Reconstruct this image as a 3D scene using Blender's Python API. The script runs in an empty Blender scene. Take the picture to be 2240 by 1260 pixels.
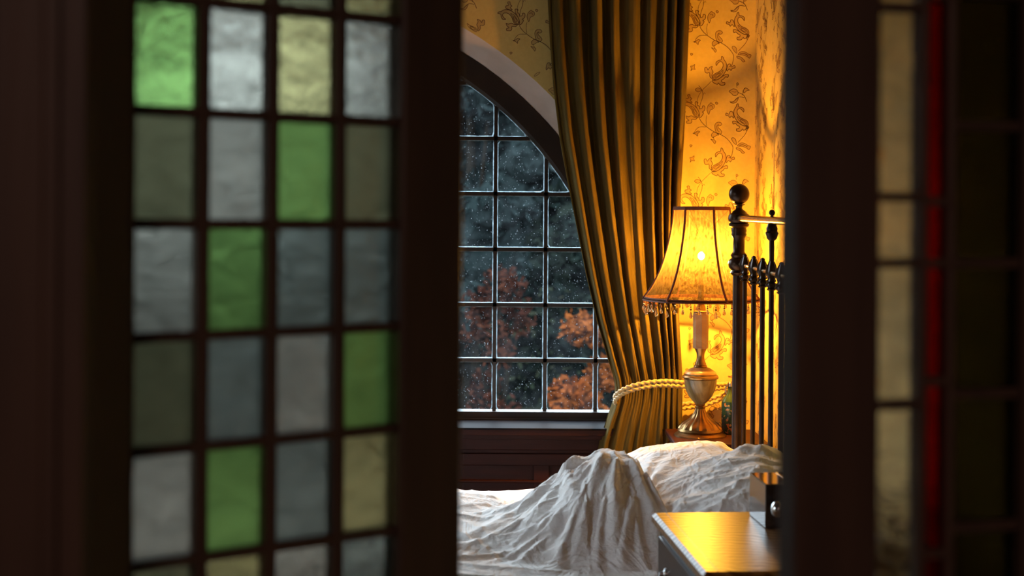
import bpy, bmesh, math, random
from mathutils import Vector, Matrix, noise
import numpy as np
random.seed(7)
SC = bpy.context.scene
COL = SC.collection
PI = math.pi
# ------------------------------------------------------------------ camera
F = 50 / 36 * 2240          # focal length in photograph pixels
EYE = 1.5
HX, HY = 1120.0, 470.0      # principal point in the photograph
ROLL = math.radians(0.4)
cam_d = bpy.data.cameras.new('camera'); cam = bpy.data.objects.new('camera', cam_d); COL.objects.link(cam)
cam_d.lens = 50; cam_d.sensor_width = 36; cam_d.shift_y = -(630 - HY) / 2240
cam.matrix_world = Matrix.Translation((0, 0, EYE)) @ Matrix.Rotation(PI / 2, 4, 'X') @ Matrix.Rotation(ROLL, 4, 'Z')
cam_d.clip_start = 0.05; cam_d.clip_end = 200
cam_d.dof.use_dof = True; cam_d.dof.focus_distance = 4.75; cam_d.dof.aperture_fstop = 3.3
SC.camera = cam

def W(px, py, Y):
    """the world point at depth Y that the photograph shows at pixel (px, py)"""
    dx, dy = px - HX, py - HY
    c, s = math.cos(ROLL), math.sin(ROLL)
    dx, dy = dx * c + dy * s, -dx * s + dy * c
    return Vector((dx / F * Y, Y, EYE - dy / F * Y))

# ------------------------------------------------------------------ world, exposure
world = bpy.data.worlds.new('overcast_dusk_sky'); SC.world = world; world.use_nodes = True
nt = world.node_tree; nt.nodes.clear()
wo = nt.nodes.new('ShaderNodeOutputWorld'); wb = nt.nodes.new('ShaderNodeBackground')
tc = nt.nodes.new('ShaderNodeTexCoord'); wn = nt.nodes.new('ShaderNodeTexNoise'); wr = nt.nodes.new('ShaderNodeValToRGB')
wn.inputs['Scale'].default_value = 2.2; wn.inputs['Detail'].default_value = 4
wr.color_ramp.elements[0].color = (.62, .80, 1.0, 1); wr.color_ramp.elements[1].color = (.88, .96, 1.0, 1)
nt.links.new(tc.outputs['Generated'], wn.inputs['Vector']); nt.links.new(wn.outputs['Fac'], wr.inputs['Fac'])
nt.links.new(wr.outputs['Color'], wb.inputs['Color']); nt.links.new(wb.outputs['Background'], wo.inputs['Surface'])
sp = nt.nodes.new('ShaderNodeSeparateXYZ'); mr = nt.nodes.new('ShaderNodeMapRange')     # overcast: the sky brightens towards the zenith
mr.inputs[1].default_value = .02; mr.inputs[2].default_value = .55; mr.inputs[3].default_value = 2.7; mr.inputs[4].default_value = 19.0
nt.links.new(tc.outputs['Generated'], sp.inputs[0]); nt.links.new(sp.outputs['Z'], mr.inputs[0]); nt.links.new(mr.outputs[0], wb.inputs['Strength'])
SC.view_settings.view_transform = 'Standard'; SC.view_settings.look = 'None'
SC.view_settings.exposure = 0; SC.view_settings.gamma = 1; SC.view_settings.use_curve_mapping = False
SC.cycles.use_denoising = True; SC.cycles.use_adaptive_sampling = False
SC.cycles.max_bounces = 8; SC.cycles.diffuse_bounces = 4; SC.cycles.transmission_bounces = 8; SC.cycles.transparent_max_bounces = 12
SC.cycles.sample_clamp_indirect = 4.0; SC.cycles.caustics_refractive = True; SC.cycles.caustics_reflective = False

def area_light(name, loc, rot, sx, sy, power, color, portal=False):
    d = bpy.data.lights.new(name, 'AREA'); d.shape = 'RECTANGLE'; d.size = sx; d.size_y = sy; d.energy = power; d.color = color
    if portal: d.cycles.is_portal = True
    o = bpy.data.objects.new(name, d); COL.objects.link(o); o.location = loc; o.rotation_euler = rot
    return o
# sampling portals in the two window openings (they give off nothing themselves)
area_light('arched_window_portal', (-.97, 5.62, 1.5), (-PI / 2, 0, 0), 2.9, 1.7, 1, (1, 1, 1), True)
# unseen warm fill added in the hall, lifts the dark door wood
area_light('hall_fill_light', (-.2, -.9, 2.6), (0, 0, 0), .5, .5, 22.0, (1.0, .66, .56))

# ------------------------------------------------------------------ room numbers
YB, YW = 5.40, 5.55          # wall face and window plane
XR, XL = .92, -2.80          # right and left wall
YF0, YF1 = 1.18, 1.30        # partition between hall and bedroom
CEIL = 2.75
CX, CZ = W(576, 829, YW).x, W(576, 829, YW).z
RG, RF_, RWALL = 1.40, 1.478, 1.563
ZB = W(1100, 898, YW).z      # bottom of the glass

# ------------------------------------------------------------------ materials
def new_mat(name):
    m = bpy.data.materials.new(name); m.use_nodes = True
    return m, m.node_tree, m.node_tree.nodes['Principled BSDF']
def mat(name, c, rough=.6, metal=0, c2=None, scale=8, stretch=(1, 1, 1), bump=0, bscale=40, spec=.5, coat=0, sheen=0, detail=4, dist=0, trans=0, lo=.35, hi=.65, sss=0):
    m, t, b = new_mat(name)
    b.inputs['Roughness'].default_value = rough; b.inputs['Metallic'].default_value = metal
    b.inputs['Base Color'].default_value = (*c, 1); b.inputs['Specular IOR Level'].default_value = spec
    b.inputs['Coat Weight'].default_value = coat; b.inputs['Coat Roughness'].default_value = .08
    b.inputs['Sheen Weight'].default_value = sheen; b.inputs['Transmission Weight'].default_value = trans
    co = t.nodes.new('ShaderNodeTexCoord'); mp = t.nodes.new('ShaderNodeMapping'); mp.inputs['Scale'].default_value = stretch
    t.links.new(co.outputs['Object'], mp.inputs['Vector'])
    if c2:
        n = t.nodes.new('ShaderNodeTexNoise'); n.inputs['Scale'].default_value = scale; n.inputs['Detail'].default_value = detail; n.inputs['Distortion'].default_value = dist
        r = t.nodes.new('ShaderNodeValToRGB'); r.color_ramp.elements[0].position = lo; r.color_ramp.elements[1].position = hi
        r.color_ramp.elements[0].color = (*c, 1); r.color_ramp.elements[1].color = (*c2, 1)
        t.links.new(mp.outputs[0], n.inputs['Vector']); t.links.new(n.outputs['Fac'], r.inputs['Fac']); t.links.new(r.outputs['Color'], b.inputs['Base Color'])
    if bump:
        n2 = t.nodes.new('ShaderNodeTexNoise'); n2.inputs['Scale'].default_value = bscale; n2.inputs['Detail'].default_value = 3
        bp = t.nodes.new('ShaderNodeBump'); bp.inputs['Strength'].default_value = bump; bp.inputs['Distance'].default_value = .01
        t.links.new(mp.outputs[0], n2.inputs['Vector']); t.links.new(n2.outputs['Fac'], bp.inputs['Height']); t.links.new(bp.outputs['Normal'], b.inputs['Normal'])
    return m
M = {}
M['paper'] = mat('cream_wallpaper', (.62, .42, .125), .75, c2=(.66, .455, .14), scale=60, bump=.04, bscale=400)
M['ink'] = mat('wallpaper_brown_ink', (.13, .07, .03), .7, c2=(.19, .075, .03), scale=9)
M['ink2'] = mat('wallpaper_ochre_ink', (.47, .28, .08), .7, c2=(.54, .345, .105), scale=20)
M['plaster'] = mat('pale_plaster', (.48, .38, .32), .8, c2=(.54, .43, .37), scale=12, bump=.08, bscale=60)
M['door_wood'] = mat('dark_door_wood', (.045, .026, .018), .5, c2=(.06, .034, .022), scale=6, stretch=(6, 6, .5), bump=.06, bscale=20)
M['wood'] = mat('dark_mahogany', (.024, .006, .004), .5, c2=(.038, .009, .006), scale=5, stretch=(.6, 4, 6), bump=.05, bscale=18, spec=.12)
M['wframe'] = mat('dark_window_wood', (.020, .012, .009), .4, c2=(.032, .018, .012), scale=8, bump=.04)
M['floor'] = mat('floor_boards', (.07, .035, .018), .45, c2=(.11, .055, .03), scale=4, stretch=(1, 12, 1))
M['ceiling'] = mat('ceiling_plaster', (.10, .08, .065), .8, c2=(.12, .095, .075), scale=7)
M['hallwall'] = mat('hall_wall_paint', (.09, .06, .045), .8, c2=(.11, .07, .05), scale=4)
M['velvet'] = mat('olive_gold_velvet', (.100, .064, .015), .9, c2=(.128, .083, .020), scale=14, stretch=(3, 3, .6), bump=.25, bscale=260, sheen=.02, spec=.06)
M['bronze'] = mat('dark_bronze', (.032, .014, .008), .30, metal=.5, c2=(.055, .025, .012), scale=20, spec=.4)
M['brass'] = mat('polished_brass', (.80, .55, .24), .24, metal=1, c2=(.62, .42, .18), scale=30)
M['lampbrass'] = mat('antique_brass', (.27, .14, .045), .30, metal=.85, c2=(.42, .25, .095), scale=26)
M['alabaster'] = mat('veined_alabaster', (.52, .34, .15), .3, c2=(.32, .14, .05), scale=9, detail=6, dist=1.6, lo=.42, hi=.75, coat=.3)
M['onyx'] = mat('swirled_onyx', (.40, .29, .12), .25, c2=(.17, .12, .05), scale=12, stretch=(1, 1, .45), detail=5, dist=2.4, lo=.4, hi=.62, coat=.5)
M['band'] = mat('brown_shade_trim', (.16, .045, .02), .8, c2=(.20, .06, .03), scale=60)
M['bead'] = mat('dark_glass_bead', (.10, .03, .015), .1, spec=.8)
M['rope'] = mat('gold_silk_rope', (.66, .44, .17), .5, c2=(.50, .30, .10), scale=120, sheen=.3)
M['chrome'] = mat('silver_metal', (.75, .75, .74), .18, metal=1, c2=(.7, .7, .7), scale=10)
M['linen'] = mat('white_cotton', (.88, .85, .82), .85, c2=(.85, .82, .80), scale=8, spec=.2)
def linen(m):
    t = m.node_tree; b = t.nodes['Principled BSDF']; co = t.nodes.new('ShaderNodeTexCoord'); last = None
    for sc, st_, di, lo, hi, dist in ((9, (1, .45, 1), 2.2, .44, .50, .014), (26, (.6, 1, 1), 1.6, .42, .50, .0045), (70, (1, .5, 1), .8, .4, .52, .0014)):
        mp = t.nodes.new('ShaderNodeMapping'); mp.inputs['Scale'].default_value = st_; mp.inputs['Rotation'].default_value = (.3, .2, sc * .37)
        n = t.nodes.new('ShaderNodeTexNoise'); n.inputs['Scale'].default_value = sc; n.inputs['Detail'].default_value = 2.5; n.inputs['Distortion'].default_value = di
        a = t.nodes.new('ShaderNodeMath'); a.operation = 'SUBTRACT'; a.inputs[1].default_value = .5; c = t.nodes.new('ShaderNodeMath'); c.operation = 'ABSOLUTE'
        r = t.nodes.new('ShaderNodeMapRange'); r.interpolation_type = 'SMOOTHSTEP'; r.inputs[1].default_value = 0; r.inputs[2].default_value = .14; r.inputs[3].default_value = 1; r.inputs[4].default_value = 0
        bp = t.nodes.new('ShaderNodeBump'); bp.inputs['Strength'].default_value = .24; bp.inputs['Distance'].default_value = dist
        t.links.new(co.outputs['Object'], mp.inputs[0]); t.links.new(mp.outputs[0], n.inputs['Vector']); t.links.new(n.outputs['Fac'], a.inputs[0]); t.links.new(a.outputs[0], c.inputs[0]); t.links.new(c.outputs[0], r.inputs[0]); t.links.new(r.outputs[0], bp.inputs['Height'])
        if last: t.links.new(last.outputs[0], bp.inputs['Normal'])
        last = bp
    t.links.new(last.outputs[0], b.inputs['Normal'])
linen(M['linen'])
M['sheet'] = mat('white_sheet', (.72, .68, .64), .85, c2=(.68, .64, .6), scale=8, bump=.3, bscale=30, spec=.2)
M['ticking'] = mat('mattress_cotton', (.45, .40, .36), .9, c2=(.4, .36, .32), scale=20)
M['putty'] = None
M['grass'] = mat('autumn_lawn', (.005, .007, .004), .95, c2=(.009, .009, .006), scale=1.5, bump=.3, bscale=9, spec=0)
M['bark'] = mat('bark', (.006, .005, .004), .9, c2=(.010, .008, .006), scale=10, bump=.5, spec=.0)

def glass_like(name, build):
    m = bpy.data.materials.new(name); m.use_nodes = True; t = m.node_tree; t.nodes.clear()
    o = t.nodes.new('ShaderNodeOutputMaterial'); t.links.new(build(t), o.inputs['Surface'])
    return m
def mix(t, fac, a, b):
    n = t.nodes.new('ShaderNodeMixShader')
    if isinstance(fac, (int, float)): n.inputs[0].default_value = fac
    else: t.links.new(fac, n.inputs[0])
    t.links.new(a, n.inputs[1]); t.links.new(b, n.inputs[2]); return n.outputs[0]
def dusty(t):
    tr = t.nodes.new('ShaderNodeBsdfTransparent'); tr.inputs[0].default_value = (.90, .95, .96, 1)
    du = t.nodes.new('ShaderNodeBsdfTranslucent'); du.inputs[0].default_value = (.75, .85, .92, 1)
    co = t.nodes.new('ShaderNodeTexCoord')
    n = t.nodes.new('ShaderNodeTexNoise'); n.inputs['Scale'].default_value = 7; n.inputs['Detail'].default_value = 8; n.inputs['Roughness'].default_value = .75
    r = t.nodes.new('ShaderNodeMapRange'); r.inputs[1].default_value = .40; r.inputs[2].default_value = .72; r.inputs[3].default_value = .0008; r.inputs[4].default_value = .010
    v = t.nodes.new('ShaderNodeTexNoise'); v.inputs['Scale'].default_value = 170; v.inputs['Detail'].default_value = 1
    r2 = t.nodes.new('ShaderNodeMapRange'); r2.inputs[1].default_value = .69; r2.inputs[2].default_value = .76; r2.inputs[3].default_value = 0; r2.inputs[4].default_value = .08
    a = t.nodes.new('ShaderNodeMath'); a.operation = 'ADD'
    t.links.new(co.outputs['Object'], n.inputs['Vector']); t.links.new(co.outputs['Object'], v.inputs['Vector'])
    t.links.new(n.outputs['Fac'], r.inputs[0]); t.links.new(v.outputs['Fac'], r2.inputs[0]); t.links.new(r.outputs[0], a.inputs[0]); t.links.new(r2.outputs[0], a.inputs[1])
    return mix(t, a.outputs[0], tr.outputs[0], du.outputs[0])
M['window_glass'] = glass_like('dusty_window_glass', dusty)
def puttyf(t):
    d = t.nodes.new('ShaderNodeBsdfDiffuse'); d.inputs[0].default_value = (.5, .52, .54, 1)
    l = t.nodes.new('ShaderNodeBsdfTranslucent'); l.inputs[0].default_value = (.34, .43, .48, 1)
    co = t.nodes.new('ShaderNodeTexCoord'); n = t.nodes.new('ShaderNodeTexNoise'); n.inputs['Scale'].default_value = 40; n.inputs['Detail'].default_value = 6
    r = t.nodes.new('ShaderNodeMapRange'); r.inputs[1].default_value = .4; r.inputs[2].default_value = .62
    tr = t.nodes.new('ShaderNodeBsdfTransparent')
    t.links.new(co.outputs['Object'], n.inputs['Vector']); t.links.new(n.outputs['Fac'], r.inputs[0])
    s = mix(t, .7, d.outputs[0], l.outputs[0])
    return mix(t, r.outputs[0], mix(t, .45, tr.outputs[0], s), s)
M['putty'] = glass_like('frosty_glass_edge', puttyf)
def clear(t):
    g = t.nodes.new('ShaderNodeBsdfGlass'); g.inputs[0].default_value = (1, .94, .78, 1); g.inputs['Roughness'].default_value = .02; g.inputs['IOR'].default_value = 1.5
    return g.outputs[0]
M['crystal'] = glass_like('amber_crystal', clear)
_st = {}
def stained(c, rough, wave=1.0):
    key = (c, rough, wave)
    if key in _st: return _st[key]
    def b(t):
        g = t.nodes.new('ShaderNodeBsdfGlass'); g.inputs['IOR'].default_value = 1.42; g.inputs['Roughness'].default_value = rough
        co = t.nodes.new('ShaderNodeTexCoord'); mp = t.nodes.new('ShaderNodeMapping'); mp.inputs['Scale'].default_value = (14, 14, 26)
        n = t.nodes.new('ShaderNodeTexNoise'); n.inputs['Scale'].default_value = 1.6; n.inputs['Detail'].default_value = 3; n.inputs['Distortion'].default_value = .8
        bp = t.nodes.new('ShaderNodeBump'); bp.inputs['Strength'].default_value = .38 * wave; bp.inputs['Distance'].default_value = .012
        mx = t.nodes.new('ShaderNodeValToRGB'); mx.color_ramp.elements[0].position = .3; mx.color_ramp.elements[1].position = .7
        mx.color_ramp.elements[0].color = (*[x * .86 for x in c], 1); mx.color_ramp.elements[1].color = (*c, 1)
        t.links.new(co.outputs['Object'], mp.inputs[0]); t.links.new(mp.outputs[0], n.inputs['Vector'])
        t.links.new(n.outputs['Fac'], bp.inputs['Height']); t.links.new(bp.outputs[0], g.inputs['Normal'])
        t.links.new(n.outputs['Fac'], mx.inputs[0]); t.links.new(mx.outputs[0], g.inputs[0])
        return g.outputs[0]
    _st[key] = glass_like('textured_coloured_glass', b)
    return _st[key]

def wood_top():
    m, t, b = new_mat('polished_oak_top')
    co = t.nodes.new('ShaderNodeTexCoord'); mp = t.nodes.new('ShaderNodeMapping'); mp.inputs['Scale'].default_value = (1.0, .62, 1); mp.inputs['Location'].default_value = (-.235, -.12, 0)
    n = t.nodes.new('ShaderNodeTexNoise'); n.inputs['Scale'].default_value = 5; n.inputs['Detail'].default_value = 3
    ad = t.nodes.new('ShaderNodeVectorMath'); ad.operation = 'MULTIPLY_ADD'; ad.inputs[1].default_value = (.07, .07, 0)
    w = t.nodes.new('ShaderNodeTexWave'); w.wave_type = 'RINGS'; w.rings_direction = 'Z'; w.inputs['Scale'].default_value = 22; w.inputs['Distortion'].default_value = 2.5; w.inputs['Detail'].default_value = 2; w.inputs['Detail Scale'].default_value = 1.5
    r = t.nodes.new('ShaderNodeValToRGB'); r.color_ramp.elements[0].color = (.12, .045, .012, 1); r.color_ramp.elements[1].color = (.34, .16, .05, 1)
    t.links.new(co.outputs['Object'], mp.inputs[0]); t.links.new(mp.outputs[0], n.inputs['Vector']); t.links.new(n.outputs['Color'], ad.inputs[0]); t.links.new(mp.outputs[0], ad.inputs[2])
    t.links.new(ad.outputs[0], w.inputs['Vector']); t.links.new(w.outputs['Fac'], r.inputs[0]); t.links.new(r.outputs[0], b.inputs['Base Color'])
    bp = t.nodes.new('ShaderNodeBump'); bp.inputs['Strength'].default_value = .10; bp.inputs['Distance'].default_value = .002
    t.links.new(w.outputs['Fac'], bp.inputs['Height']); t.links.new(bp.outputs[0], b.inputs['Normal'])
    b.inputs['Roughness'].default_value = .34; b.inputs['IOR'].default_value = 1.6; b.inputs['Coat Weight'].default_value = 0; sm_ = t.nodes.new('ShaderNodeMapRange'); sm_.inputs[3].default_value = .07; sm_.inputs[4].default_value = .36; t.links.new(w.outputs['Fac'], sm_.inputs[0]); t.links.new(sm_.outputs[0], b.inputs['Specular IOR Level']); b.inputs['Coat Roughness'].default_value = .06; b.inputs['Coat IOR'].default_value = 1.7
    return m
M['oaktop'] = wood_top()
M['chest'] = mat('polished_dark_oak', (.032, .017, .011), .3, c2=(.055, .029, .018), scale=5, stretch=(8, 1, 8), spec=.15)

def shade_mat():
    m = bpy.data.materials.new('gold_shade_silk'); m.use_nodes = True; t = m.node_tree; t.nodes.clear()
    o = t.nodes.new('ShaderNodeOutputMaterial'); co = t.nodes.new('ShaderNodeTexCoord')
    mp = t.nodes.new('ShaderNodeMapping'); mp.inputs['Scale'].default_value = (1, 1, .35)
    n = t.nodes.new('ShaderNodeTexNoise'); n.inputs['Scale'].default_value = 130; n.inputs['Detail'].default_value = 3
    n2 = t.nodes.new('ShaderNodeTexNoise'); n2.inputs['Scale'].default_value = 26; n2.inputs['Detail'].default_value = 2; n2.inputs['Distortion'].default_value = 3.5
    r = t.nodes.new('ShaderNodeValToRGB'); r.color_ramp.elements[0].position = .34; r.color_ramp.elements[1].position = .50
    r.color_ramp.elements[0].color = (.030, .015, .006, 1); r.color_ramp.elements[1].color = (.080, .058, .034, 1)
    r2 = t.nodes.new('ShaderNodeValToRGB'); e = r2.color_ramp.elements; e[0].position = .47; e[0].color = (1, 1, 1, 1); e[1].position = .53; e[1].color = (1, 1, 1, 1)
    k = r2.color_ramp.elements.new(.50); k.color = (.70, .62, .5, 1)
    mu = t.nodes.new('ShaderNodeMixRGB'); mu.blend_type = 'MULTIPLY'; mu.inputs[0].default_value = 1
    t.links.new(co.outputs['Object'], mp.inputs[0]); t.links.new(mp.outputs[0], n.inputs['Vector']); t.links.new(co.outputs['Object'], n2.inputs['Vector'])
    t.links.new(n.outputs['Fac'], r.inputs[0]); t.links.new(n2.outputs['Fac'], r2.inputs[0]); t.links.new(r.outputs[0], mu.inputs[1]); t.links.new(r2.outputs[0], mu.inputs[2])
    d = t.nodes.new('ShaderNodeBsdfDiffuse'); l = t.nodes.new('ShaderNodeBsdfTranslucent')
    t.links.new(mu.outputs[0], d.inputs[0]); t.links.new(mu.outputs[0], l.inputs[0])
    tr = t.nodes.new('ShaderNodeBsdfTransparent')
    mr_ = t.nodes.new('ShaderNodeMapRange'); mr_.inputs[1].default_value = .34; mr_.inputs[2].default_value = .66; mr_.inputs[3].default_value = .20; mr_.inputs[4].default_value = .42
    t.links.new(n.outputs['Fac'], mr_.inputs[0])
    t.links.new(mix(t, mr_.outputs[0], mix(t, .44, d.outputs[0], l.outputs[0]), tr.outputs[0]), o.inputs['Surface'])
    return m
M['shade'] = shade_mat()
def bottle_mat():
    m, t, b = new_mat('flowered_enamel')
    co = t.nodes.new('ShaderNodeTexCoord'); v = t.nodes.new('ShaderNodeTexVoronoi'); v.inputs['Scale'].default_value = 130
    r = t.nodes.new('ShaderNodeValToRGB'); r.color_ramp.interpolation = 'CONSTANT'; e = r.color_ramp.elements
    e[0].color = (.02, .07, .06, 1); e[1].position = .5; e[1].color = (.55, .22, .10, 1)
    for p, c in ((.3, (.03, .10, .05, 1)), (.62, (.02, .05, .06, 1)), (.75, (.5, .38, .18, 1)), (.86, (.02, .07, .07, 1))):
        k = e.new(p); k.color = c
    t.links.new(co.outputs['Object'], v.inputs['Vector']); s = t.nodes.new('ShaderNodeSeparateColor'); t.links.new(v.outputs['Color'], s.inputs[0]); t.links.new(s.outputs[0], r.inputs[0]); t.links.new(r.outputs[0], b.inputs['Base Color'])
    b.inputs['Roughness'].default_value = .2
    return m
M['enamel'] = bottle_mat()
M['enamel_plain'] = mat('green_enamel', (.045, .085, .05), .2, c2=(.06, .10, .06), scale=10)

# ------------------------------------------------------------------ mesh helpers
class MB:
    def __init__(s): s.v = []; s.f = []; s.mi = []
    def add(s, vs, fs, mi=0):
        b = len(s.v); s.v += [tuple(v) for v in vs]; s.f += [[i + b for i in f] for f in fs]; s.mi += [mi] * len(fs); return s
    def box(s, x0, x1, y0, y1, z0, z1, mi=0, T=None):
        vs = [Vector((x, y, z)) for x in (x0, x1) for y in (y0, y1) for z in (z0, z1)]
        if T: vs = [T @ v for v in vs]
        return s.add(vs, [(0, 1, 3, 2), (4, 6, 7, 5), (0, 4, 5, 1), (2, 3, 7, 6), (0, 2, 6, 4), (1, 5, 7, 3)], mi)
    def quad(s, a, b, c, d, mi=0): return s.add([a, b, c, d], [(0, 1, 2, 3)], mi)
    def lathe(s, prof, c=(0, 0, 0), n=24, mi=0, axis='Z', lobes=0, amp=0):
        vs = []; fs = []
        for k, (r, h) in enumerate(prof):
            for i in range(n):
                a = 2 * PI * i / n; rr = r * (1 + amp * math.cos(lobes * a)) if lobes else r
                p = (rr * math.cos(a), rr * math.sin(a), h)
                if axis == 'Y': p = (p[0], p[2], p[1])
                if axis == 'X': p = (p[2], p[0], p[1])
                vs.append((p[0] + c[0], p[1] + c[1], p[2] + c[2]))
        for k in range(len(prof) - 1):
            for i in range(n):
                j = (i + 1) % n; fs.append((k * n + i, k * n + j, (k + 1) * n + j, (k + 1) * n + i))
        if prof[0][0] > 1e-5: fs.append(tuple(range(n))[::-1])
        if prof[-1][0] > 1e-5: fs.append(tuple((len(prof) - 1) * n + i for i in range(n)))
        return s.add(vs, fs, mi)
    def tube(s, pts, r, n=10, mi=0, lobes=0, amp=0, twist=0, closed=False):
        pts = [Vector(p) for p in pts]; N = len(pts); vs = []; fs = []; up = Vector((.13, .1, 1)).normalized(); L = 0
        for k, p in enumerate(pts):
            t = (pts[min(k + 1, N - 1)] - pts[max(k - 1, 0)]).normalized()
            if abs(t.dot(up)) > .95: up = Vector((1, .1, 0)).normalized()
            a = t.cross(up).normalized(); b = t.cross(a).normalized()
            if k: L += (p - pts[k - 1]).length
            rr = r[k] if hasattr(r, '__len__') else r
            for i in range(n):
                th = 2 * PI * i / n; q = rr * (1 + amp * math.cos(lobes * th - twist * L)) if lobes else rr
                vs.append(p + a * q * math.cos(th) + b * q * math.sin(th))
        for k in range(N - 1):
            for i in range(n):
                j = (i + 1) % n; fs.append((k * n + i, k * n + j, (k + 1) * n + j, (k + 1) * n + i))
        fs.append(tuple(range(n))[::-1]); fs.append(tuple((N - 1) * n + i for i in range(n)))
        return s.add(vs, fs, mi)
    def build(s, name, mats, parent=None, smooth=False, bevel=0, loc=None):
        me = bpy.data.meshes.new(name); me.from_pydata(s.v, [], s.f)
        for m in (mats if isinstance(mats, (list, tuple)) else [mats]): me.materials.append(m)
        me.polygons.foreach_set('material_index', s.mi)
        o = bpy.data.objects.new(name, me); COL.objects.link(o)
        bm = bmesh.new(); bm.from_mesh(me); bmesh.ops.recalc_face_normals(bm, faces=bm.faces); bm.to_mesh(me); bm.free()
        if smooth:
            me.polygons.foreach_set('use_smooth', [True] * len(me.polygons))
            me.set_sharp_from_angle(angle=math.radians(smooth if smooth is not True else 50))
        if bevel:
            b = o.modifiers.new('bevel', 'BEVEL'); b.width = bevel; b.segments = 2; b.limit_method = 'ANGLE'
        if loc is not None: o.location = loc
        if parent is not None:
            o.parent = parent; o.matrix_parent_inverse = parent.matrix_world.inverted() if loc is None else Matrix()
        return o
def empty(name, loc, label=None, cat=None, group=None, rz=0):
    o = bpy.data.objects.new(name, None); COL.objects.link(o); o.location = loc; o.rotation_euler.z = rz
    o.empty_display_size = .05
    o.matrix_world = Matrix.Translation(loc) @ Matrix.Rotation(rz, 4, 'Z')
    if label: tag(o, label, cat, group)
    return o
def tag(o, label=None, cat=None, group=None, kind=None):
    if label: o['label'] = label
    if cat: o['category'] = cat
    if group: o['group'] = group
    if kind: o['kind'] = kind
    return o
def S(o, label=None): 
    o['kind'] = 'structure'
    if label: o['label'] = label
    return o
def smoothcurve(pts, sub=4, closed=False):
    P = [Vector(p) for p in pts]; n = len(P); out = []
    rng = range(n) if closed else range(n - 1)
    for i in rng:
        p0 = P[(i - 1) % n] if closed or i > 0 else P[0]; p1 = P[i]; p2 = P[(i + 1) % n]; p3 = P[(i + 2) % n] if closed or i < n - 2 else P[-1]
        for k in range(sub):
            t = k / sub
            out.append(.5 * ((2 * p1) + (p2 - p0) * t + (2 * p0 - 5 * p1 + 4 * p2 - p3) * t * t + (3 * p1 - p0 - 3 * p2 + p3) * t ** 3))
    if not closed: out.append(P[-1])
    return out

# ------------------------------------------------------------------ wallpaper tile
TW, TH = 197.5 * YB / F, 200 * YB / F
q = 5.727
strokes = []; fills = []
def st(pts, w=5, closed=False): strokes.append((smoothcurve(pts, 3, closed), w, closed))
def fl(pts): fills.append(smoothcurve(pts, 2, True))
for p, w in (([(325, 385), (270, 440), (215, 495), (165, 570), (150, 640), (155, 700)], 5), ([(175, 740), (190, 660), (215, 590), (215, 520), (190, 470), (165, 440)], 6),
             ([(215, 565), (238, 530), (250, 548)], 4), ([(175, 850), (215, 910), (285, 970), (365, 1020), (440, 1050), (520, 1100), (580, 1170), (600, 1225), (580, 1325), (545, 1345)], 7),
             ([(660, 1150), (750, 1050), (790, 960)], 6), ([(260, 960), (180, 960), (130, 1000), (110, 1050)], 5), ([(270, 950), (260, 880), (270, 810)], 5),
             ([(770, 640), (740, 570), (700, 540), (660, 525)], 7), ([(720, 560), (722, 500), (750, 470)], 6), ([(740, 590), (680, 580), (640, 600), (600, 640), (555, 640)], 6), ([(645, 470), (640, 430)], 4)):
    st([(a, b) for a, b in p], w)
PA = [[(335, 360), (340, 320), (370, 290), (420, 265), (455, 230), (470, 190), (460, 150), (430, 140), (400, 165), (385, 190), (380, 150), (410, 125), (445, 115), (450, 75), (470, 85), (480, 115), (505, 150), (515, 200), (500, 260), (460, 320), (410, 360), (360, 375)],
      [(330, 350), (305, 330), (300, 280), (270, 285), (245, 270), (240, 220), (265, 215), (280, 245), (300, 215), (335, 200), (325, 230), (345, 270), (330, 310), (340, 340)],
      [(340, 370), (345, 400), (400, 425), (410, 405), (440, 435), (490, 430), (490, 400), (465, 400), (450, 375), (480, 355), (500, 330), (530, 335), (535, 300), (500, 300), (460, 325), (400, 365)],
      [(515, 230), (530, 175), (560, 170), (575, 205), (610, 185), (620, 215), (585, 225), (570, 250), (545, 230), (520, 260)]]
PAi = [[(350, 345), (370, 305), (440, 270), (470, 240), (455, 290), (410, 330), (365, 360)], [(365, 340), (390, 305), (440, 285), (410, 320)]]
def motif(base, tip, mir):
    b0, t0 = Vector((335, 370)), Vector((450, 75)); u0 = t0 - b0; u1 = Vector(tip) - Vector(base); k = u1.length / u0.length
    a = math.atan2(u1.y, u1.x) - (math.atan2(u0.y, u0.x) if not mir else math.atan2(u0.y, -u0.x))
    def T(p):
        d = Vector(p) - b0
        if mir: d.x = -d.x
        return (base[0] + k * (d.x * math.cos(a) - d.y * math.sin(a)), base[1] + k * (d.x * math.sin(a) + d.y * math.cos(a)))
    for g in PA: st([T(p) for p in g], 8, True); fl([T(p) for p in g])
    for g in PAi: st([T(p) for p in g], 6, True)
motif((335, 370), (450, 75), False); motif((790, 940), (660, 665), True); motif((170, 840), (-95, 700), False)
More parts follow.
